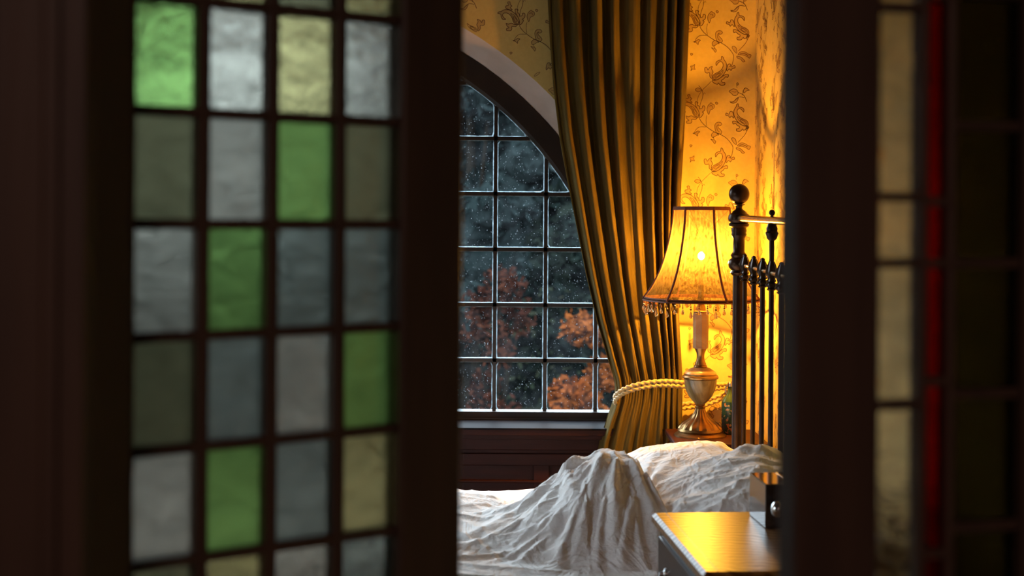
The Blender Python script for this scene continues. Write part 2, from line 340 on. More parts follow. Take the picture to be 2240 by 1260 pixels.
for g in ([(445, 1045), (400, 1040), (375, 990), (372, 930), (400, 900), (440, 900), (460, 925), (430, 945), (415, 935), (412, 960), (440, 990), (460, 1020)],
          [(420, 1060), (370, 1020), (330, 1050), (340, 1090), (370, 1080), (400, 1060)], [(350, 1080), (360, 1120), (320, 1110), (350, 1140), (370, 1170), (385, 1140), (365, 1120)],
          [(290, 800), (270, 740), (285, 690), (305, 670), (320, 655), (340, 672), (360, 680), (362, 715), (340, 735), (315, 745), (300, 790)], [(375, 655), (392, 645), (408, 662), (390, 675)],
          [(545, 510), (575, 490), (600, 478), (640, 490), (660, 530), (640, 560), (600, 562), (580, 540)], [(640, 410), (655, 402), (665, 420), (648, 435)],
          [(655, 1195), (690, 1160), (740, 1160), (790, 1190), (820, 1200), (800, 1240), (770, 1220), (720, 1200)], [(640, 1180), (605, 1150), (580, 1105), (600, 1090), (630, 1110), (640, 1150)],
          [(60, 200), (90, 195), (115, 175), (110, 215), (120, 240), (85, 235), (65, 260), (72, 225)], [(95, 1040), (130, 1030), (155, 1010), (185, 1020), (160, 1040), (155, 1075), (130, 1050)],
          [(560, 650), (600, 640), (640, 605), (665, 590), (640, 645), (600, 660)], [(750, 465), (800, 495), (770, 500), (735, 530), (725, 500)], [(120, 495), (150, 470), (185, 480), (200, 500), (160, 520)],
          [(640, 1215), (690, 1225), (730, 1260), (745, 1280), (715, 1285), (690, 1255), (650, 1240)], [(60, 1185), (90, 1190), (70, 1212)], [(765, 955), (800, 955), (765, 1005)]):
    st(g, 6, True); fl(g)
st([(430, 1020), (405, 1000), (395, 950), (420, 925)], 5); st([(300, 700), (330, 690), (340, 720)], 6); st([(580, 510), (620, 520), (640, 510)], 4); st([(680, 1185), (730, 1180), (780, 1205)], 8)

def paper_pattern(mb, plane, nu, nv, keep):
    """repeat the printed vine tile over a wall; plane(u, v, lift) gives the world point"""
    for iu in range(*nu):
        for iv in range(*nv):
            for pts in fills:
                P = [(iu * TW + p.x / q * YB / F, -iv * TH - p.y / q * YB / F) for p in pts]
                if all(keep(*p) for p in P): mb.add([plane(a, b, .0004) for a, b in P], [tuple(range(len(P)))], 2)
            for pts, w, closed in strokes:
                P = [Vector((iu * TW + p.x / q * YB / F, -iv * TH - p.y / q * YB / F)) for p in pts]
                if not all(keep(p.x, p.y) for p in P): continue
                n = len(P); h = w / q * YB / F * .5; vs = []
                for i in range(n):
                    a = P[(i - 1) % n] if closed else P[max(i - 1, 0)]; b = P[(i + 1) % n] if closed else P[min(i + 1, n - 1)]
                    t = (b - a); t = t.normalized() if t.length > 1e-9 else Vector((1, 0)); nn = Vector((-t.y, t.x)) * h
                    vs += [plane(*(P[i] + nn), .0008), plane(*(P[i] - nn), .0008)]
                m = n if closed else n - 1
                mb.add(vs, [(2 * i, 2 * i + 1, 2 * ((i + 1) % n) + 1, 2 * ((i + 1) % n)) for i in range(m)], 1)

# ------------------------------------------------------------------ the room
def arc(cx, cz, r, y, n=72, zb=None):
    """arch outline from bottom right over the top to bottom left"""
    p = [Vector((cx + r, y, zb))] if zb is not None else []
    p += [Vector((cx + r * math.cos(PI * i / n), y, cz + r * math.sin(PI * i / n))) for i in range(n + 1)]
    if zb is not None: p.append(Vector((cx - r, y, zb)))
    return p
ZS = .665    # underside of the sill
wb_ = MB(); A = arc(CX, CZ, RWALL, YB, 72, ZS)
vs = A; n = len(A)
outer = []
for p in A:
    d = Vector((p.x - CX, p.z - CZ))
    if p.z <= CZ: outer.append(Vector((XR if p.x > CX else XL, YB, p.z)))
    else:
        k = min((XR - CX) / d.x if d.x > 1e-6 else 1e9, (XL - CX) / d.x if d.x < -1e-6 else 1e9, (CEIL - CZ) / d.y if d.y > 1e-6 else 1e9)
        outer.append(Vector((CX + d.x * k, YB, CZ + d.y * k)))
for i in range(n - 1): wb_.quad(A[i], A[i + 1], outer[i + 1], outer[i])
# fill the two top corners cut by the radial fan, then the wall below the sill
for sx, X in ((1, XR), (-1, XL)):
    cand = [p for p in outer if abs(p.z - CEIL) < 1e-5 and sx * (p.x - CX) > 0]; c2 = max(cand, key=lambda p: sx * p.x)
    side = [p for p in outer if abs(p.x - X) < 1e-5]; c3 = max(side, key=lambda p: p.z)
    wb_.add([c2, Vector((X, YB, CEIL)), c3], [(0, 1, 2)])
wb_.quad(Vector((XL, YB, 0)), Vector((XR, YB, 0)), Vector((XR, YB, ZS)), Vector((XL, YB, ZS)))
O0 = W(1500, 110, YB)
def keep_back(u, v):
    x, z = O0.x + u, O0.z + v
    if x > XR - .004 or x < XL + .004 or z > CEIL - .004 or z < .02: return False
    if z > CZ: return math.hypot(x - CX, z - CZ) > RWALL + .004
    return x > CX + RWALL + .004 or z < ZS - .02 and (x > .62)
paper_pattern(wb_, lambda u, v, l: Vector((O0.x + u, YB - l, O0.z + v)), (-11, 3), (-4, 8), keep_back)
S(wb_.build('wall_back', [M['paper'], M['ink'], M['ink2']]))
# reveal of the arch
rv = MB(); A1 = arc(CX, CZ, RWALL, YB, 72, ZS); A2 = arc(CX, CZ, RF_, YW, 72, ZS)
for i in range(len(A1) - 1): rv.quad(A1[i], A1[i + 1], A2[i + 1], A2[i])
rv.build('trim_1', M['plaster'], smooth=True); S(bpy.data.objects['trim_1'], 'pale plaster reveal around the arched window')
# outer leaf of the wall around the frame so no daylight leaks
wo_ = MB(); A3 = arc(CX, CZ, RF_ - .01, YW + .03, 72, ZS - .1)
o3 = [Vector((CX + (p.x - CX) * 2.2, p.y, CZ + max(0, p.z - CZ) * 2.2 if p.z > CZ else p.z)) for p in A3]
for i in range(len(A3) - 1): wo_.quad(A3[i], A3[i + 1], o3[i + 1], o3[i])
wo_.quad(Vector((-5, YW + .03, -1.5)), Vector((3, YW + .03, -1.5)), Vector((3, YW + .03, ZS - .1)), Vector((-5, YW + .03, ZS - .1)))
S(wo_.build('wall_outer', M['plaster']))
wr_ = MB(); wr_.quad(Vector((XR, YF1, 0)), Vector((XR, YB, 0)), Vector((XR, YB, CEIL)), Vector((XR, YF1, CEIL)))
paper_pattern(wr_, lambda u, v, l: Vector((XR - l, YB - u, O0.z + v)), (-1, 12), (-4, 5), lambda u, v: 0.003 < u < YB - YF1 - .02 and .05 < O0.z + v < CEIL - .004)
S(wr_.build('wall_right', [M['paper'], M['ink'], M['ink2']]))
wl = MB()     # left wall with an unseen window opening, added to light chest and bed
for y0, y1, z0, z1 in ((YF1, 2.25, 0, CEIL), (3.25, YB, 0, CEIL), (2.25, 3.25, 0, .85), (2.25, 3.25, 2.05, CEIL)): wl.box(XL - .12, XL, y0, y1, z0, z1)
S(wl.build('wall_left', M['paper']))
w2 = MB()
for y0, y1, z0, z1 in ((2.25, 2.30, .85, 2.05), (3.20, 3.25, .85, 2.05), (2.30, 3.20, .85, .90), (2.30, 3.20, 2.0, 2.05)): w2.box(XL - .09, XL - .03, y0, y1, z0, z1)
S(w2.build('added_side_window', M['wframe']))  # frame of the added side opening, out of view
ff = MB(); ff.box(XL - .12, XR + .12, YF0, YW + .03, -.1, 0); S(ff.build('floor', M['floor']))
cc = MB(); cc.box(XL - .12, XR + .12, YF0, YW + .03, CEIL, CEIL + .1); S(cc.build('ceiling', M['ceiling']))
# partition with the double-door opening, and the hall around the camera
XO0, XO1, ZO = W(255, 600, 1.25).x, .62, 2.14
wf = MB(); wf.box(XL - .12, XO0, YF0, YF1, 0, CEIL); wf.box(XO1, XR + .9, YF0, YF1, 0, CEIL); wf.box(XO0, XO1, YF0, YF1, ZO, CEIL)
S(wf.build('wall_front', M['hallwall']))
hb = MB(); hb.box(-1.7, -1.6, -1.4, YF0, 0, CEIL); S(hb.build('wall_hall_left', M['hallwall']))
hb = MB(); hb.box(1.6, 1.7, -1.4, YF0, 0, CEIL); S(hb.build('wall_hall_right', M['hallwall']))
hb = MB(); hb.box(-1.7, 1.7, -1.5, -1.4, 0, CEIL); S(hb.build('wall_hall_back', M['hallwall']))
hb = MB(); hb.box(-1.7, 1.82, -1.5, YF0, -.1, 0); S(hb.build('floor_hall', M['floor']))
hb = MB(); hb.box(-1.7, 1.82, -1.5, YF0, CEIL, CEIL + .1); S(hb.build('ceiling_hall', M['hallwall']))
# door casing: jamb linings and a moulded architrave on the hall side
dc = MB()
for s_, X in ((-1, XO0), (1, XO1)):
    x0, x1 = (X - .1, X) if s_ < 0 else (X, X + .1)
    dc.box(x0, x1, YF0 - .022, YF0, 0, ZO + .1); e0, e1 = (X - .105, X - .075) if s_ < 0 else (X + .075, X + .105)
    dc.box(e0, e1, YF0 - .036, YF0 - .02, 0, ZO + .1); e0, e1 = (X - .035, X - .02) if s_ < 0 else (X + .02, X + .035); dc.box(e0, e1, YF0 - .030, YF0 - .02, 0, ZO)
dc.box(XO0, XO1, YF0 - .022, YF0, ZO, ZO + .1)
S(dc.build('trim_2', M['door_wood'], bevel=.004), 'dark wood casing of the double doors')

# ------------------------------------------------------------------ window 1, arched and leaded
win = S(empty('window_1', (CX, YW, ZB)), 'arched window with small square panes')
fr = MB(); zb = ZB - .055
G0 = arc(CX, CZ, RG, YW - .015, 72, ZB); G1 = arc(CX, CZ, RF_ + .012, YW - .03, 72, ZB); G2 = arc(CX, CZ, RG, YW + .035, 72, ZB); G3 = arc(CX, CZ, RF_ + .02, YW + .02, 72, ZB)
Gm = arc(CX, CZ, RG + .012, YW - .03, 72, ZB)
for i in range(len(G0) - 1):
    fr.quad(G0[i], G0[i + 1], Gm[i + 1], Gm[i]); fr.quad(Gm[i], Gm[i + 1], G1[i + 1], G1[i]); fr.quad(G0[i], G2[i], G2[i + 1], G0[i + 1]); fr.quad(G2[i], G3[i], G3[i + 1], G2[i + 1])
fr.box(CX - RF_, CX + RF_, YW - .035, YW + .04, zb, ZB); fr.box(CX - RF_, CX + RF_, YW - .05, YW - .035, zb, zb + .03)
fr.build('window_frame', M['wframe'], win)
px0 = W(1084, 424, YW).x; pz0 = W(1084, 424, YW).z; PW, PH = 110.4 / F * YW, 121 / F * YW
xs = [px0 + k * PW for k in range(-14, 6)]; zs = [pz0 + k * PH for k in range(-3, 6)]
zs = [z for z in zs if ZB + .05 < z < CZ + RG]
def top(x): return CZ + math.sqrt(max(0, RG ** 2 - (x - CX) ** 2))
lead = MB(); hw = .0072
for x in xs:
    if abs(x - CX) < RG - .02: lead.box(x - hw, x + hw, YW - .012, YW + .014, ZB, top(x))
for z in zs:
    h = RG if z < CZ else math.sqrt(RG ** 2 - (z - CZ) ** 2); lead.box(CX - h, CX + h, YW - .012, YW + .014, z - hw, z + hw)
lead.build('leading', M['wframe'], win)
gl = MB(); pu = MB(); ex = [CX - RG] + [x for x in xs if abs(x - CX) < RG - .02] + [CX + RG]; ez = [ZB - hw] + zs + [CZ + RG]
def ray(cx, cz, a, x0, x1, z0, z1, R):
    dx, dz = math.cos(a), math.sin(a); t = 1e9
    if dx > 1e-9: t = min(t, (x1 - cx) / dx)
    if dx < -1e-9: t = min(t, (x0 - cx) / dx)
    if dz > 1e-9: t = min(t, (z1 - cz) / dz)
    if dz < -1e-9: t = min(t, (z0 - cz) / dz)
    if cz > CZ or dz > 0:
        ox, oz = cx - CX, cz - CZ; b = ox * dx + oz * dz; c = ox * ox + oz * oz - R * R
        if c < 0:
            tt = -b + math.sqrt(b * b - c)
            if oz + tt * dz > 0: t = min(t, tt)
    return t
for i in range(len(ex) - 1):
    for j in range(len(ez) - 1):
        x0, x1, z0, z1 = ex[i] + hw, ex[i + 1] - hw, ez[j] + hw, ez[j + 1] - hw
        inside = [(x, z) for x in np.linspace(x0, x1, 9) for z in np.linspace(z0, z1, 9) if z < CZ or math.hypot(x - CX, z - CZ) < RG - .006]
        if len(inside) < 3: continue
        c = np.mean(inside, axis=0); N = 56; o_, n_ = [], []
        for k in range(N):
            a = 2 * PI * (k + .5) / N; t0 = ray(c[0], c[1], a, x0, x1, z0, z1, RG); e = .0030 + .0012 * noise.noise(Vector((c[0] * 9 + math.cos(a) * 2, c[1] * 9 + math.sin(a) * 2, 0)))
            t1 = max(.001, ray(c[0], c[1], a, x0 + e, x1 - e, z0 + e, z1 - e, RG - e))
            o_.append(Vector((c[0] + t0 * math.cos(a), YW - .001, c[1] + t0 * math.sin(a)))); n_.append(Vector((c[0] + t1 * math.cos(a), YW - .001, c[1] + t1 * math.sin(a))))
        gl.add(o_, [tuple(range(N))]); 
        for k in range(N): pu.quad(*[v + Vector((0, -.002, 0)) for v in (o_[k], o_[(k + 1) % N], n_[(k + 1) % N], n_[k])])
gl.build('glass', M['window_glass'], win); pu.build('glass_edge', M['putty'], win)
sl = MB(); zt = .705; sl.box(CX - RWALL - .03, CX + RWALL + .03, YB - .10, YW, zt - .007, zt)
sl.box(CX - RWALL - .025, CX + RWALL + .025, YB - .095, YB - .02, zt - .028, zt - .007, 1); sl.box(CX - RWALL - .02, CX + RWALL + .02, YB - .075, YB - .02, zt - .045, zt - .028, 1)
sl.build('window_sill', [mat('polished_sill', (.010, .0085, .010), .5, c2=(.014, .012, .013), scale=6, spec=.008), M['wood']], win, bevel=.001)
# panelling below the window
pn = MB(); xa, xb = CX - RWALL, CX + RWALL
pn.box(xa, xb, YB - .03, YB - .002, 0, .66)
for z0, z1, d in ((.615, .66, .05), (.555, .60, .042), (.49, .50, .046), (.42, .43, .046), (.30, .31, .046), (0, .14, .05), (.14, .16, .058)): pn.box(xa, xb, YB - d, YB - .02, z0, z1)
for x in np.linspace(xa + .04, xb - .08, 8): pn.box(x, x + .06, YB - .040, YB - .02, .16, .56)
S(pn.build('trim_3', M['wood'], bevel=.003), 'dark mahogany panelling under the window sill')
bs = MB(); bs.box(xb, XR, YB - .022, YB - .001, 0, .16); S(bs.build('baseboard_back', M['wood']))
bs = MB(); bs.box(XR - .022, XR - .001, YF1, YB - .022, 0, .16); S(bs.build('baseboard_right', M['wood']))

# ------------------------------------------------------------------ left door leaf, coloured glass
def door(name, P0, d, scol, zrows, zlo, zhi, s0, s1, thick, label, colours, rough, bars=.0125, hbars=.0095):
    """s runs along the leaf from P0 in direction d; the leaf's near face is at n=0, thickness goes away from the hall"""
    nrm = Vector((-d.y, d.x, 0)); R = empty(name, (P0.x + d.x * s0, P0.y + d.y * s0, 0)); S(R, label)
    def P(s, n, z): return Vector((P0.x + d.x * s + nrm.x * n, P0.y + d.y * s + nrm.y * n, z))
    def bx(mb, a, b, z0, z1, n0, n1, ch=0):
        # bevelled bar: narrower at the front face
        vs = [P(a + ch, n0, z0), P(b - ch, n0, z0), P(b - ch, n0, z1), P(a + ch, n0, z1), P(a, n0 + ch, z0), P(b, n0 + ch, z0), P(b, n0 + ch, z1), P(a, n0 + ch, z1), P(a, n1, z0), P(b, n1, z0), P(b, n1, z1), P(a, n1, z1)]
        mb.add(vs, [(0, 1, 2, 3), (0, 4, 5, 1), (1, 5, 6, 2), (2, 6, 7, 3), (3, 7, 4, 0), (4, 8, 9, 5), (5, 9, 10, 6), (6, 10, 11, 7), (7, 11, 8, 4), (8, 11, 10, 9)])
    fr = MB(); bx(fr, s0, scol[0], 0, zhi + .12, 0, thick, .004); bx(fr, scol[-1], s1, 0, zhi + .12, 0, thick, .004)
    bx(fr, scol[0], scol[-1], zhi, zhi + .12, 0, thick, .004); bx(fr, scol[0], scol[-1], zlo - .10, zlo, 0, thick, .004); bx(fr, scol[0], scol[-1], 0, .20, 0, thick, .004)
    bx(fr, scol[0], scol[-1], .20, zlo - .10, .012, thick - .012)
    bx(fr, scol[0] + .05, scol[-1] - .05, .25, zlo - .15, .006, thick - .006, .006)
    fr.build('door_frame', M['door_wood'], R)
    mu = MB()
    for s in scol[1:-1]: bx(mu, s - bars / 2, s + bars / 2, zlo, zhi, thick * .22, thick * .78, .003)
    for c in range(len(scol) - 1):
        zr = zrows[c] if isinstance(zrows[0], (list, tuple)) else zrows
        for z in zr: bx(mu, scol[c], scol[c + 1], z - hbars / 2, z + hbars / 2, thick * .24, thick * .76, .002)
    mu.build('glazing_bars', M['door_wood'], R)
    for c in range(len(scol) - 1):
        zr = sorted([zlo] + list(zrows[c] if isinstance(zrows[0], (list, tuple)) else zrows) + [zhi])
        for r in range(len(zr) - 1):
            mb = MB(); a, b, z0, z1 = scol[c], scol[c + 1], zr[r], zr[r + 1]; n0, n1 = thick * .45, thick * .45 + .003
            mb.add([P(a, n0, z0), P(b, n0, z0), P(b, n0, z1), P(a, n0, z1), P(a, n1, z0), P(b, n1, z0), P(b, n1, z1), P(a, n1, z1)], [(0, 1, 2, 3), (4, 7, 6, 5), (0, 4, 5, 1), (1, 5, 6, 2), (2, 6, 7, 3), (3, 7, 4, 0)])
            nm, cl, rg = colours(c, len(zr) - 2 - r, rough); o = mb.build('glass_pane', stained(cl, rg), R); o['label'] = nm + ' glass pane'
    return R, P, bx
GREEN, GREY, AMBER, CLEAR, BLUE = 0, 1, 2, 3, 4
# the panes row by row as the photograph shows them (from the row cut by the top edge downwards)
LC = {0: [CLEAR, GREY, AMBER, GREY, AMBER], 1: [BLUE, GREEN, CLEAR, AMBER, CLEAR], 2: [BLUE, GREY, CLEAR, GREEN, GREY], 3: [GREEN, CLEAR, GREEN, BLUE, BLUE],
      4: [BLUE, GREY, BLUE, CLEAR, GREEN], 5: [GREEN, CLEAR, GREEN, BLUE, AMBER], 6: [GREY, GREY, AMBER, CLEAR, BLUE]}
TINT = {GREEN: ('green', (.44, .58, .30)), GREY: ('smoky olive grey', (.38, .37, .27)), AMBER: ('amber', (.62, .58, .38)), CLEAR: ('clear', (.60, .58, .52)), BLUE: ('pale blue grey', (.45, .47, .43))}
lp0 = Vector((W(290, 490, 1.42).x, 1.42, 0)); ld = Vector((.8116, .5844, 0))
zr0 = W(290, 490, 1.42).z; zst = .1155
rows = [zr0 + zst * k for k in range(-6, 6)]; zlo, zhi = zr0 - 7 * zst, zr0 + 4.6 * zst; rows = [z for z in rows if zlo + .02 < z < zhi - .02]
def colL(c, r, rough):
    k = r - 1 if len(rows) else r      # r counts from the topmost row
    # the topmost full photograph row (index 1) lies between rows zr0+2*zst and zr0+zst
    j = r - 2
    pat = LC.get(j, LC[(j * 3) % 7] if j < 0 else LC[(j + 2) % 6]); t = TINT[pat[c]]
    return (t[0], t[1], (.24, .21, .40, .36, .38, .27, .22)[j % 7] + .02 * ((c * 3 + j) % 3))
dl, PL, bxl = door('door_1', lp0, ld, [-.08, 0, .0805, .1595, .2413, .3146], rows, zlo, zhi, -.165, .398, .036, 'open left door leaf with green and grey glass panes', colL, .2, .0135, .0105)

# right leaf
rp0 = Vector((W(1745, 600, 1.25).x, 1.25, 0)); rd = Vector((.966, .259, 0))
def zz(y): return 1.5 - (y - 470) / F * 1.29
rr1 = [zz(y) for y in (-300, 10, 425, 570, 880, 1300)]; rr2 = [zz(y) for y in (-330, -20, 435, 570, 830, 1210)]; rr3 = [zz(y) for y in (-330, -30, 265, 570, 860, 1155)]
def colR(c, r, rough):
    if c == 0: return ('clear', (1, .98, .95), .10)
    if c == 1: return ('red', (.60, .075, .075), .14)
    return ('smoky olive grey', (.22, .20, .12), .2)
door('door_2', rp0, rd, [.082, .131, .160, .232], [rr1, rr2, rr3], .9, 2.0, 0, .32, .036, 'right door leaf with clear and red glass strips', colR, .1, .009, .0085)

# ------------------------------------------------------------------ curtain
Yc = 5.30
CT = [(-170, 1205, 1520), (0, 1200, 1510), (100, 1205, 1506), (200, 1213, 1502), (300, 1225, 1497), (400, 1243, 1491), (500, 1262, 1487), (600, 1282, 1485), (700, 1305, 1486), (780, 1328, 1490), (830, 1344, 1492), (855, 1347, 1492), (880, 1343, 1492), (920, 1328, 1492), (970, 1312, 1493), (1100, 1290, 1496), (1350, 1275, 1500)]
ys = np.array([c[0] for c in CT], float); xl = np.array([c[1] for c in CT], float); xr = np.array([c[2] for c in CT], float)
NU, NV = 420, 230
mbc = MB(); vs = []
tie = 850
for j in range(NV):
    py = -170 + (1350 + 170) * j / (NV - 1)
    a, b = np.interp(py, ys, xl), np.interp(py, ys, xr)
    near_tie = math.exp(-((py - tie) / 60) ** 2); below = 1 / (1 + math.exp(-(py - tie) / 12))
    amp = (.034 * (1 - .62 * near_tie)) * (1 - .25 * below)
    for i in range(NU):
        u = i / (NU - 1)
        wob = .04 * noise.noise(Vector((u * 3.1, py * .0009, 1))) + .014 * noise.noise(Vector((u * 9, py * .0018, 5)))
        uu = u + wob * (1 - near_tie) * min(1, 8 * u * (1 - u)) + below * .01
        ph = uu * 9.2 * 2 * PI + 2.4 * math.sin(uu * 6.3 + .6) + 1.0 * math.sin(uu * 15) + .8
        s = math.sin(ph); fold = math.copysign(abs(s) ** .75, s)
        mod = .70 + .9 * noise.noise(Vector((uu * 5, 2.2, py * .0008))) 
        small = .005 * noise.noise(Vector((uu * 34, py * .006, 3))) + .004 * math.sin(uu * 61 + py * .004)
        bel = .05 * (1 - near_tie) * math.sin(PI * u) 
        yy = Yc - amp * mod * fold - small - bel * .35
        xx = a + (b - a) * u + math.cos(ph) * amp * 180 * .22 * min(1, 10 * u * (1 - u))
        # creases gathering into the cord
        yy += .006 * near_tie * math.sin(uu * 150)
        if u < .03: yy += (.03 - u) * 1.2
        p = W(xx, py, Yc); vs.append((p.x, yy, p.z))
zmin = min(v[2] for v in vs)
vs = [(x, y, max(z, .012)) for x, y, z in vs]
mbc.add(vs, [(j * NU + i, j * NU + i + 1, (j + 1) * NU + i + 1, (j + 1) * NU + i) for j in range(NV - 1) for i in range(NU - 1)])
ctop = W(1360, -170, Yc)
cur = empty('curtain', (ctop.x, Yc, ctop.z), 'long olive gold velvet curtain gathered by a rope beside the arched window', 'curtain')
cl = mbc.build('curtain_cloth', M['velvet'], cur, smooth=80); sm = cl.modifiers.new('thick', 'SOLIDIFY'); sm.thickness = .003; sm.offset = -1
hd = MB(); hd.tube([(W(1195, -175, Yc).x, Yc, ctop.z + .008), (W(1525, -175, Yc).x, Yc, ctop.z + .008)], .016, 10); hd.build('heading_tape', M['velvet'], cur, smooth=True)
rod = empty('curtain_rod', (0, Yc, ctop.z + .04), 'brass rod above the olive curtain, fixed to the back wall', 'curtain rod')
mb = MB(); mb.tube([(-.1, Yc, ctop.z + .037), (.86, Yc, ctop.z + .037)], .013, 12); mb.build('rod', M['brass'], rod, smooth=True)
for x in (-.1, .86):
    mb = MB(); mb.lathe([(.0, -.03), (.02, -.02), (.028, 0), (.02, .02), (0, .03)], (x, Yc, ctop.z + .037), 14, axis='X'); mb.build('finial', M['brass'], rod, smooth=True)
    mb = MB(); mb.tube([(x + (.05 if x < 0 else -.05), Yc, ctop.z + .037), (x + (.05 if x < 0 else -.05), YB, ctop.z + .037)], .008, 8); mb.build('bracket', M['brass'], rod, smooth=True)

# tieback cord: doubled strands around the front and back of the gathered curtain to a hook on the wall
def cord(pts): return smoothcurve(pts, 26)
tb = empty('curtain_tieback', W(1605, 842, YB - .02), 'twisted gold rope tied round the waist of the olive curtain', 'rope')
hook = W(1612, 838, YB - .03)
for k, dy in enumerate((-4.5, 5)):
    f = [hook + Vector((0, 0, -.004 * k)), W(1570, 846 + dy, 5.31), W(1530, 848 + dy, 5.255), W(1492, 841 + dy, 5.205), W(1450, 838 + dy, 5.185), W(1405, 843 + dy, 5.178), W(1370, 853 + dy, 5.19), W(1349, 866 + dy, 5.225), W(1346, 876 + dy, 5.28), W(1360, 883 + dy, 5.34)]
    mb = MB(); mb.tube(cord(f), .0068, 14, lobes=2, amp=.28, twist=300); mb.build('cord', M['rope'], tb, smooth=70)
    g = [hook + Vector((0, 0, -.008 - .004 * k)), W(1590, 862 + dy, 5.36), W(1545, 880 + dy, 5.365), W(1500, 888 + dy, 5.365), W(1440, 892 + dy, 5.365), W(1380, 888 + dy, 5.36), W(1360, 884 + dy, 5.345)]
    mb = MB(); mb.tube(cord(g), .0068, 14, lobes=2, amp=.28, twist=300); mb.build('cord', M['rope'], tb, smooth=70)
mb = MB(); mb.tube(cord([hook, W(1606, 800, YB - .03), W(1605, 762, YB - .012)]), .004, 10, lobes=2, amp=.25, twist=350); mb.build('hanging_loop', M['rope'], tb, smooth=70)
mb = MB(); mb.lathe([(.016, 0), (.016, .006), (.006, .012), (.006, .04), (.014, .044), (.010, .052), (0, .054)], (hook.x, YB, hook.z), 14, axis='Y')
mb.v = [(x, 2 * YB - y, z) for x, y, z in mb.v]; mb.build('hook', M['brass'], tb, smooth=True)

# ------------------------------------------------------------------ bedside table
Yl = 5.05; lamp_x = W(1533, 700, Yl).x; ztab = W(1533, 953, Yl).z
bt = empty('bedside_table', (.69, Yl, 0), 'small dark wooden bedside table under the lamp, mostly behind the bed', 'table')
mb = MB(); mb.box(.565, .89, 4.87, 5.21, ztab - .022, ztab); mb.build('tabletop', M['wood'], bt, bevel=.005)
mb = MB(); mb.box(.58, .87, 4.89, 5.19, ztab - .13, ztab - .022); mb.build('apron', M['wood'], bt)
for x in (.595, .855):
    for y in (4.905, 5.175):
        mb = MB(); mb.lathe([(.016, 0), (.02, .1), (.017, .3), (.022, .45), (.022, ztab - .10)], (x, y, 0), 12); mb.build('leg', M['wood'], bt, smooth=True)
mb = MB(); mb.lathe([(.012, 0), (.014, .01), (0, .02)], (.69, 4.868, ztab - .08), 12, axis='Y'); mb.v = [(x, 2 * 4.88 - y, z) for x, y, z in mb.v]; mb.build('knob', M['brass'], bt, smooth=True)

# ------------------------------------------------------------------ lamp
lamp = empty('table_lamp', (lamp_x, Yl, ztab), 'lit table lamp with gold beaded bell shade and onyx urn base', 'lamp')
K = Yl / F
def zl(py): return EYE - (py - HY - (1533 - HX) * math.sin(ROLL)) * K
LC_ = (lamp_x, Yl, 0)
def prof(lst): return [(w * K, zl(y)) for w, y in lst]
mb = MB(); mb.lathe(prof([(56, 953), (56, 950), (50, 946), (46, 943), (49, 941), (47, 936)]), LC_, 64, lobes=32, amp=.012); mb.build('base', M['lampbrass'], lamp, smooth=35)
mb = MB(); mb.lathe(prof([(47, 936), (45, 933), (38, 925), (28, 919), (26, 917), (24, 916), (20, 912), (15, 905), (12, 899), (10, 893), (12, 890), (9, 887), (11, 884), (9, 882)]), LC_, 72, lobes=18, amp=.035); mb.build('foot', M['lampbrass'], lamp, smooth=35)
mb = MB(); mb.lathe(prof([(9, 884), (12, 882), (18, 876), (26, 866), (32, 853), (35, 840), (36, 828)]), LC_, 48); mb.build('urn', M['onyx'], lamp, smooth=True)
mb = MB(); mb.lathe(prof([(36, 829), (39, 827), (39.5, 824), (38, 821), (35, 820), (35, 817)]), LC_, 48); mb.build('rim_ring', M['lampbrass'], lamp, smooth=35)
mb = MB(); mb.lathe(prof([(35, 819), (34, 814), (30, 811), (22, 806), (14, 803), (12, 802)]), LC_, 48); mb.build('urn_lid', M['alabaster'], lamp, smooth=True)
mb = MB(); mb.lathe(prof([(12, 804), (15, 802), (14, 799), (12, 798), (12, 795), (9, 788), (8, 780), (9, 772), (13, 764), (14, 761)]), LC_, 32); mb.build('neck', M['lampbrass'], lamp, smooth=35)
mb = MB(); mb.lathe(prof([(16, 762), (17, 760), (17, 686), (16, 684)]), LC_, 8); mb.build('column', M['alabaster'], lamp, smooth=20)
mb = MB(); mb.lathe(prof([(16, 685), (16, 681), (11, 679), (10, 672), (7, 666), (6, 640), (7, 638), (5, 620), (3, 590), (2.5, 568), (0, 567)]), LC_, 24); mb.build('socket', M['lampbrass'], lamp, smooth=35)
zb_ = zl(560)
mbu = MB(); mbu.lathe([(0, zb_ - .0125), (.006, zb_ - .011), (.0105, zb_ - .005), (.0115, zb_), (.010, zb_ + .006), (.006, zb_ + .012), (0, zb_ + .015)], LC_, 20)
def bulb(t):
    e = t.nodes.new('ShaderNodeEmission'); e.inputs[0].default_value = (1, .46, .045, 1); e.inputs[1].default_value = 14500
    return e.outputs[0]
M['bulb'] = glass_like('lit_bulb', bulb)
mbu.build('light_bulb', M['bulb'], lamp, smooth=True)
SP = [(455, 60), (470, 61), (490, 63), (510, 66), (530, 70), (550, 75), (570, 81), (590, 88), (610, 97), (630, 108), (645, 119), (655, 127)]
SP2 = [tuple(p) [:2] for p in SP]
mb = MB(); NS = 96; vs = []
A0 = math.radians(-90 - 42)
def shade_r(w, a): # panels slightly flattened between the six wires
    k = ((a - A0) % (PI / 3)) / (PI / 3); return w * K * (1 - .035 * math.sin(PI * k))
for y, w in SP:
    for i in range(NS):
        a = 2 * PI * i / NS; r = shade_r(w, a); vs.append((lamp_x + r * math.cos(a), Yl + r * math.sin(a), zl(y)))
mb.add(vs, [(k * NS + i, k * NS + (i + 1) % NS, (k + 1) * NS + (i + 1) % NS, (k + 1) * NS + i) for k in range(len(SP) - 1) for i in range(NS)])
shade = mb.build('lamp_shade', M['shade'], lamp, smooth=80)
